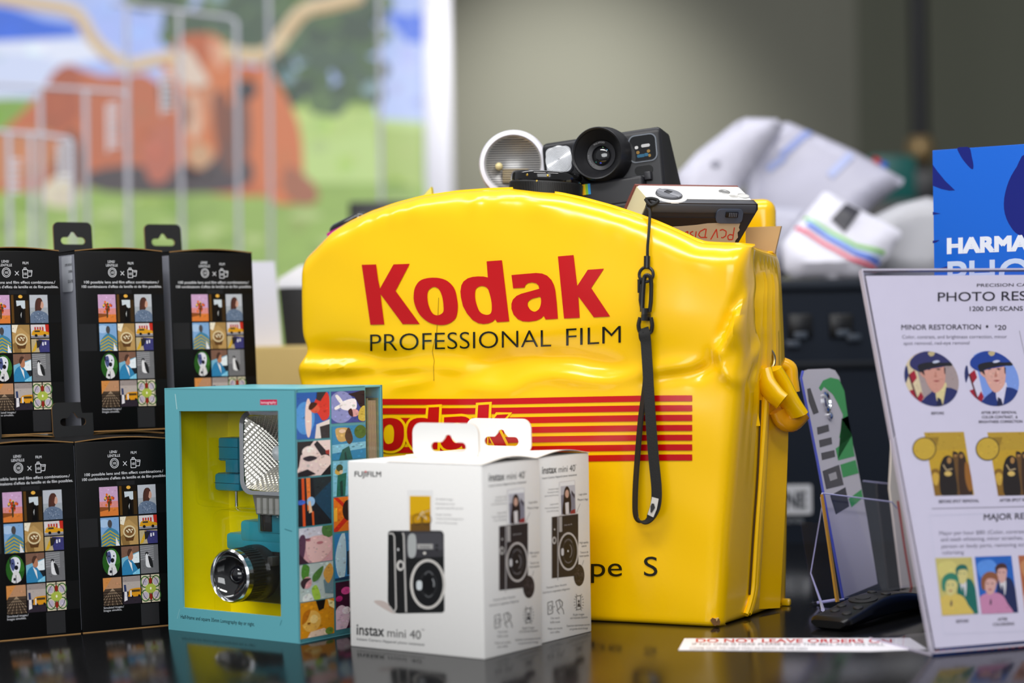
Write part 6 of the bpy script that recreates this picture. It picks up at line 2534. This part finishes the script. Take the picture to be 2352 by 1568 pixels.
def rack(label, Y, tops, posts, strips):
    bx = at(posts[0], 400, Y)
    o = thing('display_rack', label, 'display rack', T(bx.x, Y, 0), 'white wire racks before the mural')
    I_ = o.matrix_world.inverted()

    def W(u, v, dy=0):
        p = at(u, v, Y)
        return I_ @ Vector((p.x, Y + dy, p.z))
    if tops:
        b = B()
        b.tube([W(*p) for p in tops], .0034, n=8)
        b.build('top_bar', WIRE, o)
    for pxx, v0 in [(p, None) for p in posts]:
        b = B()
        vt = interp(tops, pxx) if tops else -300
        b.tube([W(pxx, vt), I_ @ Vector((at(pxx, 700, Y).x, Y, .012))], .0038, n=8)
        b.build('post', WIRE, o)
    for (u, va, vb) in strips:
        b = B()
        nst = int((vb - va) / 13)
        for i in range(nst):
            v = va + (vb - va) * i / nst
            b.box(-.009, .009, -.004, .0, -.0022, .0022, T(*W(u, v)), '#d8d8e0')
        b.box(-.0115, -.009, -.003, .001, -.5 * (vb - va) * Y / FPX, .5 * (vb - va) * Y / FPX, T(*W(u, (va + vb) / 2)), '#e8e8ee')
        b.build('notched_strip', PAINT, o)
    b = B()
    xs = [(I_ @ at(p, 400, Y)).x for p in posts]
    b.box(min(xs) - .03, max(xs) + .03, -.035, .035, 0, .014)
    b.build('foot', WIRE, o)
    return o


rack('tallest white wire rack in front of the cow, its rounded top bar below the sky', 3.35, [(255, 8), (330, 16), (430, 28), (525, 40), (540, 48), (545, 60)], (290, 412, 543), ((385, 170, 265),))
rack('mid-height white wire rack left of the tallest one, before the cow flank', 3.22, [(-60, 192), (60, 198), (200, 206), (280, 212), (292, 222)], (-50, 92, 196, 291), ((262, 240, 350),))
rack('lowest white wire rack at the left edge of the photo, before the cow legs', 3.10, [(-80, 296), (0, 302), (100, 310), (158, 318), (166, 328)], (-70, 20, 70, 165), ((150, 330, 425), (36, 368, 455)))
rack('single white post in front of the cow shoulder, right of the wire racks', 3.5, None, (614,), ())
rack('single white post in front of the bright meadow, beside the mural frame', 3.5, None, (868,), ())

# ------------------------------------------------------------------ dark monitor behind the bag
p = at(880, 500, 3.0)
c1 = thing('monitor', 'dark monitor on a stand, mostly hidden behind the left of the bag arch', 'monitor', T(p.x, 3.0, 0))
hz = at(880, 462, 3.0).z
b = B()
b.box(-.052, .052, 0, .03, hz - .16, hz, c='#15171c', bev=.004)
b.build('screen', SATIN_BLACK, c1)
b = B()
b.lathe([(.012, .02), (.012, hz - .1)], T(0, .045, 0), n=12)
b.lathe([(.14, 0), (.14, .012), (.03, .02)], T(0, .045, 0), n=24)
b.build('stand', SATIN_BLACK, c1)

# ------------------------------------------------------------------ left middle distance: carton, white card, dark tub
pl, pr = at(540, 800, 2.2), at(800, 800, 2.2)
c1 = thing('cardboard_carton', 'tan cardboard carton between the black cartons and the yellow bag', 'box', T(pl.x, 2.16, ZC))
zt = at(640, 797, 2.16).z - ZC
b = B()
b.box(0, pr.x - pl.x, 0, .26, 0, zt, c='#c2a86a', bev=.002)
b.build('carton', mat('tan_card', None, 0.7, vary=(30, .06)), c1)
b = B()
b.box(.0, pr.x - pl.x, .10, .15, zt, zt + .0006, c='#d6c088')
b.build('packing_tape', mat('tape_film', None, 0.3), c1)
c1 = thing('white_card', 'white upright card standing on the tan carton beside the black cartons', 'card', T(at(560, 790, 2.2).x, 2.21, ZC + zt + .0012))
q = [at(u, v, 2.2) for u, v in ((560, 790), (647, 790), (631, 600), (545, 600))]
I_ = c1.matrix_world.inverted()
b = B()
lo = [I_ @ Vector((p.x, 2.20, ZC + zt + .0012 if k < 2 else p.z)) for k, p in enumerate(q)]
hi_ = [x + Vector((0, .004, 0)) for x in lo]
b.add(lo + hi_, [(0, 1, 2, 3), (7, 6, 5, 4), (0, 4, 5, 1), (1, 5, 6, 2), (2, 6, 7, 3), (3, 7, 4, 0)], None, '#dcdce8')
b.build('card', mat('white_sheet', None, 0.5), c1)
p = at(700, 760, 2.3)
c1 = thing('desk_tub', 'black tub with white paper on top, left of the yellow bag', 'tub', T(p.x, 2.33, ZC + zt + .001))
zb = at(700, 662, 2.3).z - (ZC + zt + .001)
x0 = at(643, 720, 2.3).x - p.x
b = B()
b.prism([(x0 + .006, 0), (.07, 0), (.075, zb), (x0, zb)], -.04, .05, None, '#1f2126')
b.build('tub', SATIN_BLACK, c1)
c1 = thing('white_packet', 'white paper packet lying on the black tub, its pointed end facing left', 'packet', T(p.x, 2.33, ZC + zt + .001 + zb + .0012))
I_ = c1.matrix_world.inverted()
b = B()
q = []
for u, v in ((636, 664), (700, 668), (760, 668), (760, 606), (690, 609), (640, 640)):
    w_ = at(u, v, 2.3)
    q.append(((I_ @ w_).x, max(0, (I_ @ w_).z)))
b.prism(q, -.03, .04, None, '#f2f2f8')
b.build('packet', mat('white_sheet', None, 0.5), c1)

# ------------------------------------------------------------------ right middle distance: storage bin and mailers
BYD = 2.30
bl, brr = at(1770, 1000, BYD), at(2110, 1000, BYD)
zt = at(1900, 642, BYD).z - ZC
c1 = thing('storage_bin', 'dark blue-black storage bin with a white label behind the bag', 'bin', T(bl.x, BYD, ZC))
BW = brr.x - bl.x
b = B()
b.prism([(.004, 0), (BW - .004, 0), (BW, zt), (0, zt)], 0, .24, None, '#0e1826')
b.box(-.004, BW + .004, -.006, .245, zt - .012, zt, c='#1a212c', bev=.003)
b.box(-.002, BW + .002, -.004, .242, zt * .66, zt * .69, c='#10151d', bev=.002)
b.build('bin', mat('bin_plastic', None, 0.6, spec=0.3), c1)
b = B()
for u, v in ((1838, 745), (1932, 745)):
    w_ = at(u, v, BYD)
    b.box(w_.x - bl.x - .014, w_.x - bl.x + .014, -.003, .004, w_.z - ZC - .016, w_.z - ZC + .012, c='#05060a', bev=.002)
for u, v in ((1838, 770), (1936, 765), (1820, 790), (1960, 775)):
    w_ = at(u, v, BYD)
    b.box(w_.x - bl.x - .008, w_.x - bl.x + .008, -.005, .004, w_.z - ZC - .004, w_.z - ZC + .004, c='#3a424e', bev=.001)
b.build('latch_recess', PAINT, c1)
b = B()
I_ = c1.matrix_world.inverted()
w0_, w1_ = I_ @ at(1770, 1182, BYD), I_ @ at(1864, 1112, BYD)
b.prism(rrect(w0_.x, w0_.z, w1_.x, w1_.z, .003), -.0016, -.0002, None, '#c9ccd4')
a = Art()
a.text('NE', 1806, 1166, 1850, 1165, 38, '#2a3038', 1, .03)
a.text('NETWORK', 1806, 1201, 1846, 1200, 12, '#8a9098', 1, .01)


def bn(u, v, off):
    p = I_ @ at(u, v, BYD)
    return Vector((p.x, -.0016 - off, p.z))


b.art(a, bn, .00005, .0001)
b.build('bin_label', PRINT, c1)


def pillow(name, label, pxs, Y, thick, col, marks=None, tilt=0.0, seed=1, cat='mailer'):
    """a soft padded mailer: outline from the photo, its own thickness and crumples."""
    c = at(sum(p[0] for p in pxs) / len(pxs), sum(p[1] for p in pxs) / len(pxs), Y)
    nrm = Vector((0, math.cos(tilt), math.sin(tilt)))      # pointing away
    M_ = frame(c, (1, 0, 0), nrm, Vector((0, -math.sin(tilt), math.cos(tilt))))
    I_ = M_.inverted()
    o = thing(name, label, cat, M_, 'white plastic mailers heaped on the dark bin')

    def L(u, v):
        p = I_ @ onplane(u, v, c, nrm)
        return (p.x, p.z)
    loop = [L(*p) for p in pxs]
    vs, fs = fill_loops([loop], .011)

    def edge(x, z):
        d = 1e9
        for i in range(len(loop)):
            (x0, z0), (x1, z1) = loop[i - 1], loop[i]
            l2 = (x1 - x0) ** 2 + (z1 - z0) ** 2
            t = min(1, max(0, ((x - x0) * (x1 - x0) + (z - z0) * (z1 - z0)) / l2)) if l2 else 0
            d = min(d, math.hypot(x - x0 - (x1 - x0) * t, z - z0 - (z1 - z0) * t))
        return d

    def disp(x, z):
        e = edge(x, z)
        k = min(1, e / .018)
        s_ = math.sin(PI / 2 * k)
        def tri(t):
            t = t % 1.0
            return min(t, 1 - t) * 2
        return s_ * thick * .4 + s_ * (.007 * tri((x * .8 + z * .6) * 5 + seed * .37) + .006 * tri((x * .3 - z * .95) * 7 + seed * .21) + .004 * tri((x * .9 - z * .4) * 11 + seed * .5))
    V = [(x, -disp(x, z), z) for x, z in vs] + [(x, disp(x, z) * .5 + .002, z) for x, z in vs]
    n_ = len(vs)
    F_ = [tuple(f) for f in fs] + [tuple(n_ + i for i in f)[::-1] for f in fs]
    cnt = {}
    for f in fs:
        for i in range(len(f)):
            e_ = (f[i], f[(i + 1) % len(f)])
            cnt[tuple(sorted(e_))] = cnt.get(tuple(sorted(e_)), []) + [e_]
    for k, es in cnt.items():
        if len(es) == 1:
            i, j = es[0]
            F_.append((j, i, n_ + i, n_ + j))
    b = B()
    b.add(V, F_, None, col, 0, True)
    if marks:
        b.art(marks, lambda u, v, off: Vector((L(u, v)[0], -disp(*L(u, v)) - off, L(u, v)[1])), .0003, .0012, split=14)
    b.build('mailer', mat('mailer_film', None, 0.34, spec=0.5), o)
    return o


a = Art()
a.line([(1790, 370), (1860, 310)], 16, '#8c9ad0', 1); a.line([(1760, 400), (1800, 372)], 16, '#98a4d4', 1); a.line([(1900, 420), (1950, 370)], 18, '#aab4dc', 1)
a.line([(1782, 320), (1770, 350)], 12, '#8a8aa0', 1)
a.line([(2005, 367), (2020, 376)], 8, '#b83a44', 1); a.line([(2022, 377), (2036, 385)], 8, '#3a62c0', 1)
pillow('plastic_mailer', 'large white plastic mailer with pale blue print at the top of the heap', [(1720, 350), (1790, 282), (1810, 280), (1880, 310), (1960, 345), (2030, 385), (2076, 412), (2072, 425), (2010, 468), (1950, 540), (1860, 570), (1700, 570)], 2.50, .022, '#b4b3c4', a, -.35, 1)
a = Art()
a.ell(1640, 385, 12, 8, '#8a8a9a', 1); a.line([(1690, 300), (1700, 282)], 5, '#b8b8c6', 1)
pillow('plastic_mailer', 'white plastic mailer at the upper left of the heap, directly behind the black camera', [(1555, 400), (1600, 350), (1690, 280), (1712, 270), (1785, 272), (1800, 292), (1762, 350), (1700, 440), (1680, 560), (1540, 560)], 2.44, .02, '#c2c1d0', a, -.2, 3)
a = Art()
a.poly([(1904, 512), (1942, 470), (1976, 486), (1936, 543)], '#3c3c44', 1)
for c_, pts, wv in (('#7cc050', [(1846, 504), (1900, 540), (1960, 572), (2030, 585)], 8), ('#3a66d8', [(1850, 520), (1900, 556), (1960, 590), (2018, 608)], 9), ('#e0526c', [(1826, 525), (1890, 570), (1950, 604), (2010, 620)], 8), ('#b8d0ec', [(1850, 512), (1900, 548), (1960, 582), (2022, 596)], 6)):
    a.line(pts, wv, c_, 1)
pillow('plastic_mailer', 'white mailer with green, blue and red stripes and a black patch, front of the heap', [(1796, 560), (1840, 500), (1892, 440), (1905, 442), (1990, 488), (2068, 530), (2072, 540), (2040, 590), (2000, 634), (1960, 640), (1820, 640), (1800, 620)], 2.335, .02, '#dcdbe8', a, -.25, 5)
pillow('plastic_mailer', 'grey-white crumpled mailer at the right of the heap, beside the blue box', [(2000, 500), (2060, 470), (2130, 452), (2190, 470), (2200, 600), (2140, 642), (2000, 638), (1990, 580)], 2.40, .018, '#b0b0b6', None, -.15, 8)
pillow('plastic_mailer', 'white mailer under the others, just right of the upside-down white camera', [(1690, 500), (1760, 470), (1850, 480), (1860, 560), (1800, 638), (1700, 638)], 2.39, .015, '#b2b2c2', None, -.1, 12)

# ------------------------------------------------------------------ far right: dark pole with brass collar, cabinet and boxes
p = at(2111, 200, 4.0)
c1 = thing('support_pole', 'thin dark pole with a brass collar in front of the shaded wall', 'pole', T(p.x, 4.0, 0))
b = B()
b.lathe([(.019, 0.02), (.019, 2.98)], None, n=16)
b.lathe([(.05, 0), (.05, .015), (.02, .025)], None, n=24)
b.build('pole', mat('dark_metal', '#0c0e12', 0.5), c1)
b = B()
zc_ = at(2105, 345, 4.0).z
b.lathe([(.016, -.03), (.026, -.022), (.03, 0), (.026, .022), (.016, .03)], T(0, 0, zc_), n=20)
b.build('collar', mat('dull_brass', '#8a7450', 0.4, metal=0.6), c1)
zs = at(2060, 470, 3.75).z
c1 = thing('back_cabinet', 'dark cabinet standing along the shaded wall behind the heap of mailers', 'cabinet', T(at(1960, 450, 3.75).x, 3.6, 0))
b = B()
b.box(0, .42, 0, .33, 0, zs, c='#17181c', bev=.004)
b.build('body', SATIN_BLACK, c1)
pw = at(1985, 450, 3.75)
c1 = thing('storage_box', 'dark teal box on the back cabinet, beside the brass collar', 'box', T(pw.x, 3.68, zs + .001))
b = B()
b.box(0, .085, 0, .1, 0, at(2040, 360, 3.7).z - zs, c='#0f5a56', bev=.006)
b.build('box', PAINT, c1)
c1 = thing('storage_box', 'black box on the back cabinet, partly hidden by the blue display box', 'box', T(at(2085, 450, 3.75).x, 3.68, zs + .001))
b = B()
b.box(0, .09, 0, .1, 0, at(2100, 392, 3.7).z - zs, c='#131318', bev=.006)
b.build('box', PAINT, c1)

# black camera with a pink edge peeping over the left of the arch
p = at(806, 526, 1.885)
c1 = thing('pocket_camera', 'small black camera with pink trim just showing over the left of the bag arch', 'camera', BAG_M @ T(*(BAG_I @ p)))
b = B()
b.box(-.020, .022, -.012, .012, -.0375, .0105, RY(-.38), '#111113', bev=.008, seg=4)
b.build('body', MATS['gloss_black'], c1)
b = B()
b.box(-.0195, .0215, -.0135, -.0115, -.034, .0035, RY(-.38), '#c0208a', bev=.0008)
b.build('pink_trim', PAINT, c1)
